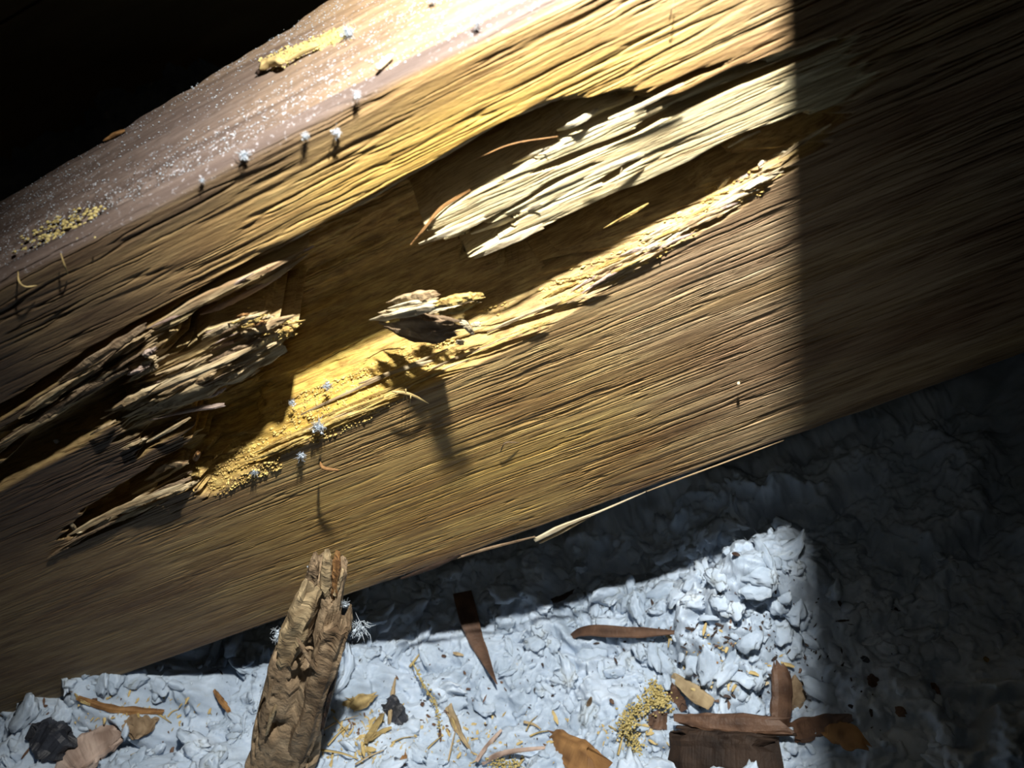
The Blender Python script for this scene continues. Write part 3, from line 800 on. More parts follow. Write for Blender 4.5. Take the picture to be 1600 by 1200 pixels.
# strips between the grooves below the pocket
for k, (a, b, w) in enumerate([((470, 648), (700, 545), 6), ((480, 662), (660, 588), 5), ((760, 520), (880, 470), 6), ((745, 545), (860, 500), 6), ((560, 600), (690, 560), 7), ((430, 690), (600, 620), 5)]):
    splinter([a, ((a[0] + b[0]) / 2, (a[1] + b[1]) / 2 - 2), b], [w * .5, w, w, w * .4], [0.6, 1.2, 0.6], M_gold if k % 2 else M_splint, 'strand', 0.5, 50, 8, 0.3, 0.2)
# pale torn rim of the upper lip
for a, mid, b, w in [((530, 335), (585, 306), (640, 274), 5), ((636, 276), (700, 238), (780, 192), 7), ((800, 184), (850, 162), (905, 145), 5), ((400, 402), (440, 384), (492, 356), 5)]:
    splinter([a, mid, b], [w * .3, w, w, w * .3], [0.0, 0.15, 0.0], M_pale, 'torn_rim', 0.3, 60, 8, 0.3, 0.4)
# slivers hanging off the lower front edge
def edge_sliver(pts, w, mat):
    SEED[0] += 1
    P = [on_plane(p[0], p[1], 1, -0.003) for p in pts]; k = mpp(P[0]); mb = MB()
    shard_into(mb, P, [x * k for x in w], max(w) * k * 0.5, (0, -1, 0.4), SEED[0], 40, 8, 0.2, 0.1, 0.7, 0.2)
    local(mb, 'edge_sliver', mat, BEAM)
edge_sliver([(834, 845), (880, 822), (935, 800), (1010, 768)], [9, 9, 5, 3, 2], M_pale)
edge_sliver([(842, 849), (880, 830), (925, 806)], [4, 5, 2], M_splint)
edge_sliver([(1010, 768), (1080, 742), (1225, 688)], [2, 3, 2], M_splint)
edge_sliver([(625, 905), (680, 884), (720, 866)], [4, 9, 4], M_dark)
edge_sliver([(700, 876), (760, 858), (838, 838)], [3, 6, 3], M_brown)

# crumbs of rot clinging to the pocket
def crumbs():
    mb = MB(); rs = np.random.RandomState(8)
    zones = [([(420, 640), (600, 530), (720, 550), (560, 650), (430, 700)], 2600), ([(330, 720), (430, 690), (440, 715), (330, 765), (300, 750)], 800), ([(840, 478), (1060, 348), (1190, 268), (1190, 282), (1000, 400), (860, 478)], 500),
             ([(350, 490), (430, 486), (474, 515), (440, 530), (360, 505)], 300), ([(700, 470), (770, 470), (800, 500), (720, 520)], 220), ([(785, 190), (810, 178), (808, 190), (790, 197)], 60)]
    for poly, n in zones:
        P = np.array(poly, float); lo_, hi_ = P.min(0), P.max(0); k = 0
        while k < n:
            q = lo_ + rs.rand(2) * (hi_ - lo_)
            if sdist(np.array([q[0]]), np.array([q[1]]), P)[0] < -6 * rs.rand(): continue
            k += 1
            s = 0.00014 + 0.00034 * rs.rand() ** 2
            p = on_plane(q[0], q[1], 1, 0.003); y = face_y(p[0], p[2])
            if y > 0.010: continue
            lump_into(mb, (p[0], y - s * 0.5, p[2]), (s * rs.uniform(.8, 2.2), s, s * rs.uniform(.6, 1.2)), k, 0.5, (ICO0V, ICO0F))
    o = local(mb, 'rot_crumbs', M_gold, BEAM, smooth=False); o['kind'] = 'stuff'
crumbs()

# ------------------------------------------------------------------ things lying on the beam
def thing_mesh(mb, name, mat, label, cat, group=None, kind=None, smooth=True):
    o = mb.build(name, mat, None, smooth, origin=tuple(np.array(mb.v).mean(0)))
    return tag(o, label, cat, group, kind)

def tuft_into(mb, c, r, seed, up=(0, -0.6, 0.8)):
    rs = np.random.RandomState(seed); up = np.array(up)
    for k in range(7):
        d = rs.randn(3) * 0.45 + up * 0.25
        lump_into(mb, np.array(c) + d * r * 0.7, (r * rs.uniform(.10, .26), r * rs.uniform(.08, .18), r * rs.uniform(.1, .22)), seed + k, 0.8, ICO2)
    for k in range(60):
        d = rs.randn(3) + up * 0.5; d /= np.linalg.norm(d)
        p0 = np.array(c) + rs.randn(3) * r * 0.25; p2 = p0 + d * r * rs.uniform(.4, 1.25)
        fibre_into(mb, [p0, (p0 + p2) / 2 + rs.randn(3) * r * 0.15, p2], r * 0.085, seed * 50 + k, 5)

def tpt(px, py, off=0.0): return on_plane(px, py, 2, H + off)
for k, (px, py, r, where, lab) in enumerate([
        (558, 148, 9, 'f', 'white tuft of insulation on the front top edge beside the white chip'),
        (526, 207, 9, 'f', 'roundish pale tuft on the face just below the top edge'),
        (382, 243, 11, 'f', 'white spiky tuft hanging on the front top edge at left'),
        (316, 282, 6, 'f', 'small white tuft on the top edge left of the spiky tuft'),
        (478, 212, 8, 'f', 'slim pale tuft on the face near the roundish tuft'),
        (512, 602, 10, 'f', 'white tuft stuck on the yellow rotten floor of the pocket'),
        (457, 630, 7, 'f', 'small white tuft at the left of the yellow rotten floor'),
        (498, 666, 13, 'f', 'white tuft on the pocket lower lip, right one of the pair'),
        (470, 712, 9, 'f', 'blue white tuft hanging below the lower lip of the pocket'),
        (398, 738, 7, 'f', 'grey tuft below the lower lip nearest the groove'),
        (745, 38, 9, 't', 'bright white tuft at the top edge in the lamp hot spot'),
        (545, 52, 13, 't', 'white ragged tuft at the end of the sawdust streak'),
        (676, 1, 8, 't', 'white tuft at the upper end of the beam top')]):
    p = fpt(px, py, 0.001) if where == 'f' else tpt(px, py, 0.001)
    mb = MB(); tuft_into(mb, p, r * mpp(p), 900 + k, (0, -0.7, 0.5) if where == 'f' else (0, -0.2, 1))
    thing_mesh(mb, 'insulation_tuft', M_fluff, lab, 'tuft')

def top_shard(name, pts, w, mat, thick, label, cat, lift=0.001, ragged=0.3, rough=0.15):
    SEED[0] += 1
    P = [tpt(p[0], p[1], lift if len(p) < 3 else p[2]) for p in pts]; k = mpp(P[0]); mb = MB()
    shard_into(mb, P, [x * k for x in w], thick, (0, 0, 1), SEED[0], 20, 8, ragged, rough)
    return thing_mesh(mb, name, mat, label, cat)
top_shard('wood_chip', [(588, 109), (600, 97), (614, 84)], [7, 9, 7], M_pale, 0.0012, 'white flat chip lying on the beam top beside the edge', 'chip', 0.0012, 0.1, 0.08)
top_shard('wood_chip', [(404, 108), (425, 97), (445, 98)], [10, 12, 8], M_straw, 0.002, 'yellow curled chip at the lower end of the sawdust streak', 'chip', 0.0018)
top_shard('wood_chip', [(398, 116), (408, 110), (418, 104)], [3, 8, 5], M_dark, 0.0012, 'dark pointed chip beneath the yellow curled chip', 'chip', 0.0008)
top_shard('wood_chip', [(160, 221), (178, 211), (196, 203)], [3, 8, 7], M_orange, 0.001, 'thin orange chip at the back edge of the beam top', 'chip', 0.0005)
top_shard('straw', [(445, 97), (470, 83), (500, 70)], [3, 5, 4], M_straw, 0.001, 'yellow straw along the sawdust streak on the beam top', 'straw', 0.0012)

def scatter_top():
    rs = np.random.RandomState(4)
    mb = MB()
    for k in range(1000):                                   # the sawdust streak
        t = rs.rand(); px = 415 + 130 * t + rs.normal(0, 6); py = 100 - 52 * t + rs.normal(0, 5)
        s = 0.00015 + 0.0003 * rs.rand()
        p = tpt(px, py, s * 0.3); lump_into(mb, p, (s * rs.uniform(.8, 2), s, s * .7), k, 0.5, ICO1, Matrix.Rotation(rs.rand() * 6, 3, 'Z').to_4x4().to_euler())
    for k in range(160):
        px, py = 95 + rs.normal(0, 30), 355 + rs.normal(0, 16); s = 0.00018 + 0.0004 * rs.rand()
        p = tpt(px, py - (px - 95) * .4, s * 0.2 - 0.001); lump_into(mb, p, (s * 1.4, s, s * .7), k, 0.5, ICO1)
    thing_mesh(mb, 'sawdust', M_seed, 'yellow sawdust streak and crumbs strewn on the beam top', 'sawdust', kind='stuff', smooth=False)
    mb = MB()
    k = 0
    while k < 4800:
        x = rs.uniform(-0.16, 0.03); y = rs.uniform(0.003, 0.052)
        if y > top_back(x) - 0.002: continue
        if vnoise(x * 40, y * 120, 301) < rs.rand() * 0.9: continue
        k += 1
        s = 0.00007 + 0.00014 * rs.rand() ** 2
        lump_into(mb, (x, y, H + s * 0.2), (s * rs.uniform(.8, 2.0), s, s), k, 0.3, (ICO0V, ICO0F))
    thing_mesh(mb, 'white_dust', M_fluff, 'white dust specks scattered over the purple brown beam top', 'dust', kind='stuff', smooth=False)
scatter_top()

def face_strand(name, pts, w, mat, label, cat, offs):
    SEED[0] += 1
    P = [fpt(p[0], p[1], o * 0.001) for p, o in zip(pts, offs)]; k = mpp(P[0]); mb = MB()
    shard_into(mb, P, [x * k for x in w], max(w) * k * 0.7, (0, -1, 0.3), SEED[0], 24, 7, 0.1, 0.1)
    return mb, lambda: thing_mesh(mb, name, mat, label, cat)
mb, fin = face_strand('straw', [(612, 612), (640, 616), (670, 631)], [3, 5, 5, 2], M_straw, 'yellow forked straw standing on the face below the snag', 'straw', [4.5, 4, 2])
k_ = mpp(fpt(640, 616, 0.003))
for a, b in [((633, 613), (629, 630)), ((634, 608), (637, 632)), ((642, 618), (640, 640))]:
    fibre_into(mb, [fpt(*a, 0.004), fpt((a[0] + b[0]) / 2, (a[1] + b[1]) / 2, 0.003), fpt(*b, 0.0005)], 2 * k_, 3, 5)
fin()
mb, fin = face_strand('wood_chip', [(500, 722), (505, 731), (530, 735)], [4, 6, 6, 3], M_orange, 'orange bent chip on the face below the lower lip', 'chip', [2, 5, 6]); fin()
mb, fin = face_strand('straw', [(28, 424), (30, 440), (40, 448), (58, 446)], [2, 3, 3, 2], M_straw, 'pale bent fibre at the far left of the face', 'straw', [1, 2, 2, 1]); fin()
mb, fin = face_strand('straw', [(95, 396), (101, 415), (106, 428)], [2, 3, 2], M_straw, 'pale fibre hanging upright at the left below the top edge', 'straw', [2, 2, 1]); fin()
mb, fin = face_strand('wood_crumb', [(84, 690), (92, 689)], [5, 7, 4], M_fluff, 'single white crumb on the dark left part of the face', 'crumb', [1.5, 1.5]); fin()
mb, fin = face_strand('wood_crumb', [(1154, 596), (1154, 602)], [4, 5, 4], M_pale, 'tiny pale peg sticking out of the face at the right', 'crumb', [1.5, 2.5]); fin()
mb, fin = face_strand('straw', [(782, 706), (790, 692), (812, 692)], [1.5, 2, 1.5], M_brown, 'thin brown hair bent over on the lower face', 'straw', [1, 2, 1]); fin()
mb, fin = face_strand('straw', [(1046, 34), (1050, 12), (1054, -2)], [1.5, 2, 1.5], M_brown, 'thin brown hair on the bright upper face', 'straw', [1, 2, 1]); fin()

# ------------------------------------------------------------------ the broken stick leaning on the beam
def build_stick():
    top = on_plane(514, 884, 1, -0.014); low = hit(436, 1205); low = low + (CAM - low) / np.linalg.norm(CAM - low) * 0.008
    ext = low + (low - top) * 0.22
    root = empty('broken_stick', low)
    tag(root, 'brown rotten broken stick leaning from the insulation up to the beam', 'stick')
    nl, nc = 170, 84
    k = mpp((top + low) / 2)
    C = catmull([ext, low, (low + top) / 2 + np.array([0.0005, 0, 0.001]), top], nl)
    t = np.linspace(0, 1, nl)
    ww = np.interp(t, [0, .15, .45, .62, .72, .76, .86, 1], [104, 106, 110, 108, 104, 92, 66, 50]) * k
    th = np.interp(t, [0, .7, 1], [62, 56, 32]) * k
    ax = (top - ext) / np.linalg.norm(top - ext)
    view = CAM - (top + low) / 2; up = view - ax * view.dot(ax); up /= np.linalg.norm(up)
    side = np.cross(ax, up)
    A = np.arange(nc) / nc * 2 * math.pi
    TT, AA = np.meshgrid(t, A, indexing='ij')
    ca, sa = np.cos(AA), np.sin(AA)
    ca2 = np.sign(ca) * np.abs(ca) ** 0.6; sa2 = np.sign(sa) * np.abs(sa) ** 0.6
    s_ = ca2 * 1.0
    g = (vnoise(TT * 9, s_ * 9 + sa, 201) - 0.5) * 0.22 + (vnoise(TT * 26, s_ * 22 + sa * 3, 202) - 0.5) * 0.16
    pit = -0.55 * sstep(0.58, 0.75, fbm(TT * 20, s_ * 4 + sa, 203, 3)) * sstep(0.0, 0.2, TT) * (0.35 + 0.65 * sstep(0.30, 0.42, TT))
    slot = -0.65 * np.exp(-((s_ - 0.02 - 0.25 * (TT - 0.7)) / 0.11) ** 2) * sstep(0.52, 0.62, TT)
    rough = (fbm(TT * 110, s_ * 26 + sa * 6, 204, 3) - 0.5) * 0.22
    hgt = 1 + g + pit * (sa > 0) + slot * (sa > 0) + rough
    P = C[:, None] + side[None, None] * (ww[:, None] * 0.5 * ca2 * (1 + 0.10 * (vnoise(TT * 14, AA * 2, 205) - .5) * 2))[..., None] + up[None, None] * (th[:, None] * 0.5 * sa2 * hgt)[..., None]
    rag = vnoise(A * 3.1, A * 0 + 4, 206)
    P = P + ax[None, None] * (sstep(0.86, 1.0, TT) * (rag[None] - 0.45) * 22 * k)[..., None]
    P = P.transpose(1, 0, 2)
    P = P - low
    body = grid_object('stick_body', P, M_brown, root, wrap=True)
    def piece(name, pts, w, thick, mat, seed, lift, ragged=.4, rough=.25, nl=26, nc=10, label=None):
        mb = MB(); pp = []
        for (px, py) in pts:
            f = (py - 884) / (1205 - 884); q = top + (low - top) * f
            n = up; r = ray(px, py); tt = (q + up * lift - CAM).dot(n) / r.dot(n); pp.append(CAM + r * tt)
        shard_into(mb, pp, [x * k for x in w], thick, up, seed, nl, nc, ragged, rough, 0.7, 0.2)
        o = local(mb, name, mat, root, smooth=False)
        if label: o['label'] = label
    piece('torn_tip', [(488, 930), (489, 895), (493, 864)], [10, 13, 9], 0.004, M_brown, 1, 0.0035)
    piece('torn_tip', [(508, 935), (510, 890), (512, 857)], [12, 15, 8], 0.003, M_tan, 2, 0.004, 0.8, 0.3, label='tan torn tip')
    piece('torn_tip', [(522, 940), (526, 890), (527, 858)], [8, 12, 7], 0.003, M_orange, 3, 0.0035, 0.8, 0.3, label='orange torn tip')
    piece('side_splinter', [(522, 935), (529, 910), (537, 886)], [9, 8, 4], 0.003, M_tan, 4, 0.003)
    piece('bark_slab', [(460, 1200), (500, 1060), (522, 990), (536, 942)], [34, 40, 38, 40, 26], 0.008, M_brown, 5, 0.0055, 0.5, 0.22, 60, 18)
    piece('bark_slab', [(438, 1060), (462, 980), (494, 902)], [20, 34, 38, 28], 0.007, M_tan, 6, 0.0045, 0.4, 0.2, 50, 16, label='paler smooth slab')
    piece('bark_slab', [(500, 1150), (520, 1060), (542, 968)], [8, 12, 10], 0.009, M_dark, 7, 0.0015, 0.4, 0.2, 40, 10, label='dark edge strip')
    piece('strand', [(464, 996), (478, 1020), (496, 1052)], [3, 6, 5, 3], 0.0018, M_brown, 8, 0.0105, 0.2, 0.1)
    piece('strand', [(476, 1013), (485, 1012), (490, 1015)], [3, 3, 2], 0.0012, M_brown, 9, 0.0105, 0.2, 0.1)
    piece('strand', [(416, 1150), (424, 1120), (432, 1100)], [5, 8, 4], 0.002, M_tan, 10, 0.0085)
    for j, (px, py, r, lab) in enumerate([(438, 992, 15, 'white tuft clinging to the left side of the broken stick'), (562, 980, 17, 'white spiky tuft on the right side of the broken stick'), (540, 944, 7, 'small tuft at the shoulder of the broken stick'), (486, 887, 6, 'small white tuft on the torn top of the stick')]):
        f = (py - 884) / (1205 - 884); q = top + (low - top) * f; rr = ray(px, py); tt = (q + up * 0.002 - CAM).dot(up) / rr.dot(up)
        p = CAM + rr * tt; mb = MB(); tuft_into(mb, p, r * k, 960 + j, tuple(up)); thing_mesh(mb, 'insulation_tuft', M_fluff, lab, 'tuft')
build_stick()

# ------------------------------------------------------------------ debris lying on the insulation
def lay(pts, lift_px=2.0, frac=0.8):
    """points on the insulation under the given pixels, eased towards the viewer until most of the piece lies above the fluff"""
    H0 = [hit(px, py) for px, py in pts]
    # even out: take the average view depth trend of the ends
    D = np.array([np.linalg.norm(h - CAM) for h in H0])
    t = np.linspace(0, 1, len(D))
    if len(D) > 2: D = np.polyval(np.polyfit(t, D, 1), t)
    dirs = [ray(px, py) / np.linalg.norm(ray(px, py)) for px, py in pts]
    for s in range(0, 24):
        P = [CAM + d * (dd - s * 0.001) for d, dd in zip(dirs, D)]
        C = catmull(P, 15)
        if np.mean(C[:, 2] > ins_z(C[:, 0], C[:, 1]) + 0.0006) >= frac: break
    return P

def debris(name, pts, w, mat, label, cat, thick=0.35, ragged=0.3, rough=0.2, nl=40, nc=14, up=(0, -0.25, 1), group=None, boxy=0.55, frac=0.8, streak=0.18):
    SEED[0] += 1
    P = lay(pts, frac=frac); k = mpp(P[0]); mb = MB()
    shard_into(mb, P, [x * k for x in w], max(w) * k * thick, up, SEED[0], nl, nc, ragged, rough, boxy, streak)
    return thing_mesh(mb, name, mat, label, cat, group, smooth=False)

debris('wood_splinter', [(722, 925), (738, 985), (758, 1030), (777, 1070)], [32, 30, 22, 12, 2], M_red, 'dark red brown pointed splinter stabbing down out of the beam shadow', 'splinter', 0.2, 0.1, 0.05, 36, 8, (0.5, -0.6, 0.6), frac=1.0)
debris('wood_splinter', [(120, 1090), (180, 1108), (258, 1112)], [8, 12, 12, 8], M_orange, 'tan splinter with a split end lying under the beam at far left', 'splinter', 0.4, 0.3)
debris('wood_splinter', [(116, 1083), (126, 1094), (142, 1102)], [3, 5, 4], M_straw, 'short straw coloured prong at the split end of the tan splinter', 'splinter', 0.5)
debris('charcoal_lump', [(42, 1140), (75, 1152), (112, 1178)], [22, 46, 52, 30], M_coal, 'blue black charcoal lump at the lower left corner', 'lump', 0.55, 0.3, 0.3, 24, 16)
debris('wood_chunk', [(90, 1215), (140, 1170), (196, 1138)], [50, 62, 52, 26], M_pink, 'pinkish grey flaky wood chunk beside the charcoal lump', 'chunk', 0.4, 0.4, 0.15, 34, 16)
debris('bark_piece', [(190, 1140), (222, 1132), (248, 1118)], [26, 40, 34, 18], M_brown, 'dull brown bark piece behind the pinkish grey chunk', 'bark', 0.3, 0.4, 0.2)
debris('twig', [(125, 1160), (142, 1165), (152, 1178), (158, 1188)], [3, 4, 4, 2], M_dark, 'thin dark bent twig lying on the pinkish grey chunk', 'twig', 0.9, 0.1, 0.1, 20, 6, frac=1.0)
debris('leaf_scrap', [(114, 1178), (124, 1172), (134, 1166)], [3, 9, 3], M_tan, 'small tan leaf scrap beside the thin dark bent twig', 'leaf', 0.15, frac=1.0)
debris('wood_splinter', [(334, 1078), (346, 1095), (360, 1114)], [5, 10, 5], M_orange, 'short orange splinter on the fluff left of the broken stick', 'splinter', 0.4)
debris('wood_chip', [(535, 1096), (555, 1100), (592, 1082)], [16, 24, 20, 6], M_straw, 'curled yellow chip right of the broken stick', 'chip', 0.25, 0.5, 0.25)
debris('wood_chip', [(570, 1165), (584, 1140), (600, 1112)], [10, 17, 14, 5], M_straw, 'bright yellow slanting chip below the curled yellow chip', 'chip', 0.3, 0.4, 0.2)
debris('wood_splinter', [(576, 1158), (592, 1146), (612, 1136)], [6, 9, 5], M_straw, 'small yellow splinter crossing the slanting chip', 'splinter', 0.4)
debris('leaf_scrap', [(592, 1098), (612, 1112), (636, 1132)], [18, 38, 34, 12], M_coal, 'crumpled black leaf scrap right of the yellow chips', 'leaf', 0.25, 0.6, 0.3, 20, 14)
debris('wood_splinter', [(608, 1132), (612, 1095), (618, 1058)], [5, 8, 7, 2], M_tan, 'thin upright tan splinter in front of the black leaf scrap', 'splinter', 0.6, frac=1.0)
debris('wood_splinter', [(700, 1102), (716, 1140), (741, 1182)], [12, 12, 6, 2], M_tan, 'brown fibrous splinter pointing down right near the bottom centre', 'splinter', 0.6, 0.8, 0.2)
debris('wood_splinter', [(622, 1200), (630, 1188), (634, 1174)], [14, 12, 4], M_orange, 'stubby orange splinter at the bottom edge below the leaf scrap', 'splinter', 0.5, 0.6)
debris('twig', [(744, 1190), (760, 1168), (784, 1140)], [6, 7, 5], M_pink, 'grey brown twig leaning up right at the bottom centre', 'twig', 0.9, 0.1, 0.1, 22, 8)
debris('twig', [(752, 1192), (790, 1176), (852, 1168)], [8, 8, 5], M_pink, 'long grey brown twig lying level toward the orange wood piece', 'twig', 0.9, 0.1, 0.12, 26, 8)
debris('wood_piece', [(850, 1152), (885, 1172), (950, 1215)], [24, 44, 50, 42], M_orange, 'orange brown flat wood piece at the bottom edge', 'wood piece', 0.3, 0.6, 0.12, 40, 16)
debris('bark_strip', [(884, 1001), (915, 986), (985, 988), (1068, 988)], [4, 13, 17, 14, 3], M_red, 'long curved reddish bark strip half buried in the middle of the fluff', 'bark', 0.45, 0.1, 0.1, 40, 10)
debris('twig', [(852, 942), (878, 934), (907, 918)], [4, 9, 8, 4], M_dark, 'dark short twig in the shadow below the beam', 'twig', 0.8, 0.2, 0.15, 22, 8)
debris('wood_piece', [(1042, 1062), (1052, 1088), (1066, 1112)], [10, 24, 26, 20], M_red, 'red brown slanting wood piece under the tan chip', 'wood piece', 0.3, 0.3, 0.12)
debris('wood_chip', [(1044, 1050), (1076, 1076), (1112, 1102)], [10, 18, 24, 20], M_tan, 'long tan chip leaning over the big dark chunk', 'chip', 0.35, 0.3, 0.1, frac=1.0)
debris('wood_chip', [(1012, 1124), (1026, 1126), (1046, 1128)], [22, 30, 26], M_red, 'square brown chip left of the big dark chunk', 'chip', 0.25, 0.3, 0.1)
# the big dark chunk with a paler ledge along its top
def dark_chunk():
    P = lay([(1044, 1186), (1130, 1194), (1226, 1200)], frac=0.85); k = mpp(P[1]); o0 = np.array(P[1])
    root = empty('wood_chunk', o0); tag(root, 'big dark brown wood chunk at the bottom edge right of centre', 'chunk')
    mb = MB(); shard_into(mb, P, [90 * k, 100 * k, 100 * k, 84 * k], 50 * k, (0, -0.3, 1), 77, 70, 30, 0.12, 0.06, 0.45, 0.12); local(mb, 'chunk_body', M_dark, root, smooth=False)
    P2 = [q + np.array([0, 0, 32 * k]) for q in lay([(1050, 1138), (1130, 1144), (1238, 1146)], frac=0.5)]
    P2 = [CAM + ray(a, b) / np.linalg.norm(ray(a, b)) * (np.linalg.norm(q - CAM) - 0.008) for (a, b), q in zip([(1050, 1122), (1130, 1130), (1240, 1134)], P2)]
    mb = MB(); shard_into(mb, P2, [14 * k, 26 * k, 30 * k, 24 * k], 14 * k, (0, -0.3, 1), 78, 60, 14, 0.3, 0.12, 0.6, 0.25); local(mb, 'ledge', M_red, root, smooth=False)['label'] = 'lighter red brown ledge'
    mb = MB(); shard_into(mb, [q + np.array([0, -0.003, -0.002]) for q in P2], [6 * k, 10 * k, 8 * k, 4 * k], 8 * k, (0, -0.3, 1), 79, 60, 8, 0.3, 0.15); local(mb, 'crack_strip', M_dark, root)
dark_chunk()
debris('bark_piece', [(1216, 1028), (1222, 1080), (1216, 1150)], [16, 30, 34, 26], M_red, 'upright brown bark piece at the right end of the big dark chunk', 'bark', 0.3, 0.3, 0.12, 34, 12, (0.2, -0.7, 0.6), frac=1.0)
debris('bark_piece', [(1246, 1052), (1248, 1080), (1240, 1112)], [22, 30, 26, 14], M_brown, 'squarish bark flap right of the upright bark piece', 'bark', 0.2, 0.3, 0.12, 24, 12, (0.2, -0.7, 0.6))
debris('bark_strip', [(1226, 1148), (1275, 1136), (1334, 1120)], [30, 34, 28, 12], M_red, 'brown bark strip lying right of the upright bark piece', 'bark', 0.25, 0.4, 0.12)
debris('leaf_scrap', [(1278, 1142), (1318, 1148), (1362, 1172)], [14, 36, 34, 8], M_orange, 'dim orange leaf like scrap below the brown bark strip', 'leaf', 0.18, 0.4, 0.12)
for px, py, w, l, mat, lab in [
        (1150, 866, 9, 12, M_red, 'shiny red brown flake on the lit mound'), (962, 1032, 4, 12, M_red, 'thin red flake beneath the curved bark strip'), (947, 1054, 5, 9, M_red, 'small red flake below the thin red flake'),
        (956, 1096, 7, 11, M_red, 'red flake above the yellow moss clump'), (660, 1100, 8, 9, M_red, 'round red brown flake beside the beaded stalk'), (1160, 1012, 6, 17, M_red, 'slanting red flake left of the upright bark piece'),
        (1180, 1000, 8, 10, M_red, 'wedge shaped red flake near the slanting red flake'), (1112, 1034, 7, 22, M_orange, 'orange bent scrap above the tan chip'), (1313, 944, 6, 14, M_dark, 'dark slim flake in the dim fluff at right'),
        (1352, 1030, 10, 17, M_coal, 'black lump in the dim fluff at right'), (1364, 1064, 20, 20, M_red, 'round dim red bark disc at right'), (1404, 952, 7, 14, M_dark, 'dark flake at the far right upper fluff'),
        (1462, 1076, 11, 24, M_red, 'oval dark red flake at far right'), (1407, 1112, 18, 24, M_red, 'broad dim red bark flake near the bottom right'), (1541, 1030, 9, 9, M_straw, 'yellow crumb in the darkness at far right'),
        (1316, 970, 4, 22, M_dark, 'thin dark flake below the dark slim flake'), (415, 1094, 6, 14, M_tan, 'tan flake beside the foot of the stick'), (694, 1025, 5, 9, M_red, 'tiny red flake above the beaded stalk'),
        (716, 1022, 6, 18, M_tan, 'tan sliver left of the dark pointed splinter'), (722, 1082, 6, 13, M_tan, 'tan flake below the dark pointed splinter'), (1196, 1068, 6, 12, M_pale, 'pale chip left of the upright bark piece'),
        (1186, 1092, 9, 14, M_coal, 'black crumb left of the upright bark piece'), (1085, 1055, 6, 8, M_coal, 'black crumb above the tan chip'), (920, 1100, 8, 24, M_brown, 'thin brown scrap standing left of the moss clump')]:
    a = random.Random(px * 7 + py).uniform(0, 3.14); dx, dy = math.cos(a) * l / 2, math.sin(a) * l / 2
    debris('bark_flake' if mat in (M_red, M_dark) else 'debris_flake', [(px - dx, py - dy), (px, py), (px + dx, py + dy)], [w * .5, w, w * .4], mat, lab, 'flake', 0.3, 0.3, 0.15, 10, 8, frac=1.0)

def beaded(name, pts, n, r, spread, mat, label, cat, seed):
    rs = np.random.RandomState(seed); P = catmull(lay(pts, frac=1.0), 40); k = mpp(P[0]); mb = MB()
    fibre_into(mb, list(P[::4]), 2.2 * k, seed, 30)
    for i in range(n):
        c = P[rs.randint(40)] + rs.randn(3) * spread * k * np.array([1, 1, .4]); c[2] = max(c[2], float(ins_z(c[0], c[1])) + r * k * .4)
        s = 0.75 * r * k * rs.uniform(.5, 1.5); lump_into(mb, c, (s, s * .8, s * .8), seed + i, 0.4, ICO1)
    return thing_mesh(mb, name, mat, label, cat)
beaded('seed_stalk', [(645, 1036), (662, 1070), (680, 1100), (688, 1135)], 110, 2.0, 2.5, M_seed, 'pale beaded seed stalk trailing down the lit fluff', 'stalk', 31)
beaded('moss_clump', [(972, 1140), (990, 1112), (1015, 1098), (1040, 1096)], 420, 2.6, 8, M_seed, 'yellow bead like moss clump left of the big dark chunk', 'moss', 32)
beaded('moss_clump', [(1018, 1070), (1026, 1084), (1040, 1100)], 180, 2.6, 6, M_seed, 'yellow moss sprig climbing beside the red brown wood piece', 'moss', 33)
beaded('moss_clump', [(982, 1150), (992, 1160), (996, 1176)], 130, 2.4, 6, M_seed, 'small yellow moss tuft below the moss clump', 'moss', 34)
beaded('moss_clump', [(768, 1192), (790, 1194), (812, 1197)], 120, 2.4, 5, M_seed, 'yellow moss crumbs at the bottom edge under the level twig', 'moss', 35)

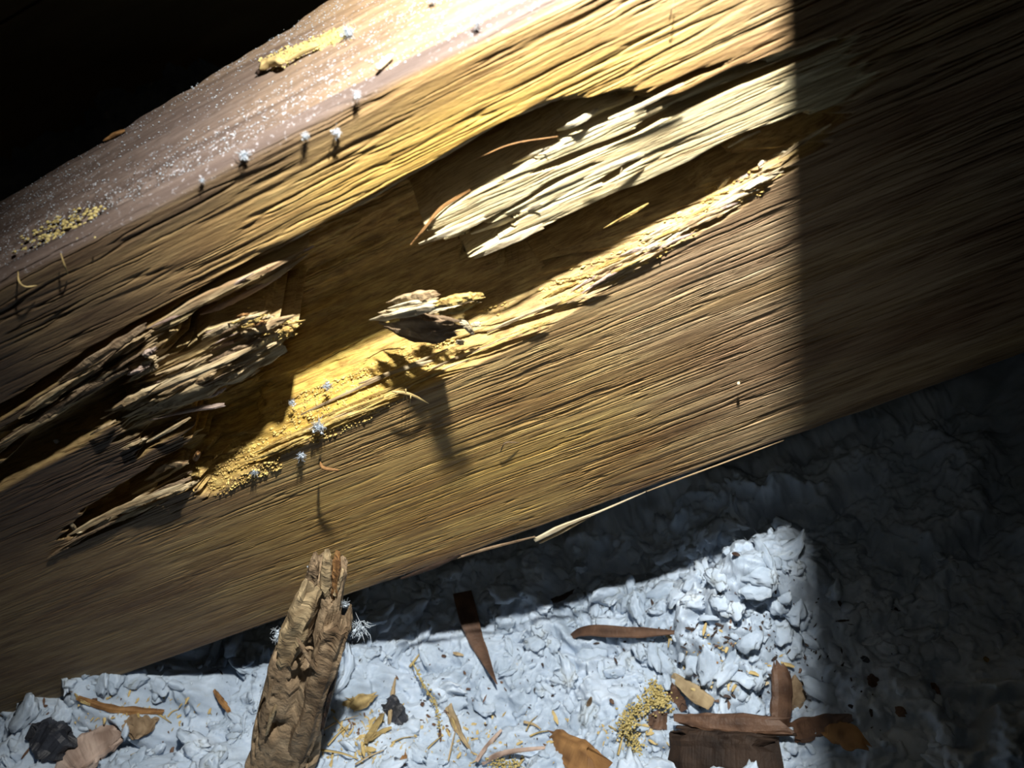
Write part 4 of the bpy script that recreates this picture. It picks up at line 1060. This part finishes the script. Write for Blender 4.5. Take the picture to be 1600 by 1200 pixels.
# straws lying about (each one a thing)
STRAWS = [((505, 1140), (560, 1118), 'straw crossing toward the curled yellow chip from the stick'), ((512, 1165), (548, 1130), 'straw rising steeply beside the stick foot'), ((500, 1172), (560, 1186), 'straw lying flat at the bottom right of the stick'),
          ((520, 1120), (545, 1145), 'short straw sloping down right beside the stick'), ((555, 1195), (600, 1172), 'straw under the bright yellow slanting chip'), ((640, 1042), (655, 1022), 'straw at the top of the beaded stalk'),
          ((612, 1160), (650, 1150), 'straw below the black leaf scrap'), ((660, 1180), (690, 1150), 'straw between the leaf scrap and the fibrous splinter'), ((818, 1128), (846, 1140), 'straw in the nest above the orange wood piece'),
          ((822, 1142), (840, 1118), 'upright straw in the nest above the orange wood piece'), ((828, 1150), (858, 1142), 'lowest straw in the nest above the orange wood piece'), ((1043, 988), (1044, 1012), 'upright pale straw by the end of the curved bark strip'),
          ((1073, 1018), (1074, 1040), 'second upright pale straw, right of the bark strip end'), ((230, 1108), (268, 1130), 'straw at the tip of the tan splinter'), ((205, 1180), (228, 1172), 'straw beside the pinkish grey chunk'),
          ((262, 1120), (280, 1108), 'short straw right of the tan splinter'), ((700, 1190), (712, 1140), 'straw along the fibrous splinter'), ((966, 1180), (974, 1130), 'thin straw hanging below the moss clump')]
for k, (a, b, lab) in enumerate(STRAWS):
    P = lay([a, ((a[0] + b[0]) / 2 + (k % 3 - 1) * 2, (a[1] + b[1]) / 2 - 2), b], frac=1.0); mb = MB(); kk = mpp(P[0])
    fibre_into(mb, P, (3.0 + k % 3) * kk, k, 9)
    thing_mesh(mb, 'straw', M_straw if k % 4 else M_tan, lab, 'straw')

def specks():
    rs = np.random.RandomState(12)
    mb = MB(); mi = []
    for m_i, n, smin, smax, zones in [
            (0, 900, 0.0003, 0.0010, [(820, 1060, 460, 120), (1150, 1010, 160, 90)]),
            (1, 1100, 0.0003, 0.0012, [(570, 1150, 70, 40), (570, 1160, 60, 40), (220, 1110, 80, 30), (990, 1140, 40, 30), (730, 1150, 120, 40), (1130, 1040, 60, 40)]),
            (2, 320, 0.0004, 0.0012, [(1120, 1010, 120, 70), (650, 1120, 160, 60), (160, 1140, 120, 50)])]:
        for k in range(n):
            z = zones[rs.randint(len(zones))]
            px, py = z[0] + rs.normal(0, z[2] * .6), z[1] + rs.normal(0, z[3] * .6)
            if not (-20 < px < 1560 and 900 < py < 1215): continue
            p = hit(px, py); s = rs.uniform(smin, smax) * (0.5 + rs.rand() ** 3)
            e = Matrix.Rotation(rs.rand() * 6.28, 3, 'Z') @ Matrix.Rotation(rs.normal(0, .4), 3, 'X')
            n0 = len(mb.f)
            lump_into(mb, p + np.array([0, -0.0002, s * .3]), (s * rs.uniform(1, 3), s * .7, s * .35), k, 0.4, (ICO0V, ICO0F) if s < 0.0008 else ICO1, e.to_euler())
            mi += [m_i] * (len(mb.f) - n0)
    o = thing_mesh(mb, 'fine_debris', M_speck, 'black specks and tan and red brown crumbs peppered over the white fluff', 'debris', kind='stuff', smooth=False)
    o.data.materials.append(M_straw); o.data.materials.append(M_red)
    o.data.polygons.foreach_set('material_index', mi)
specks()
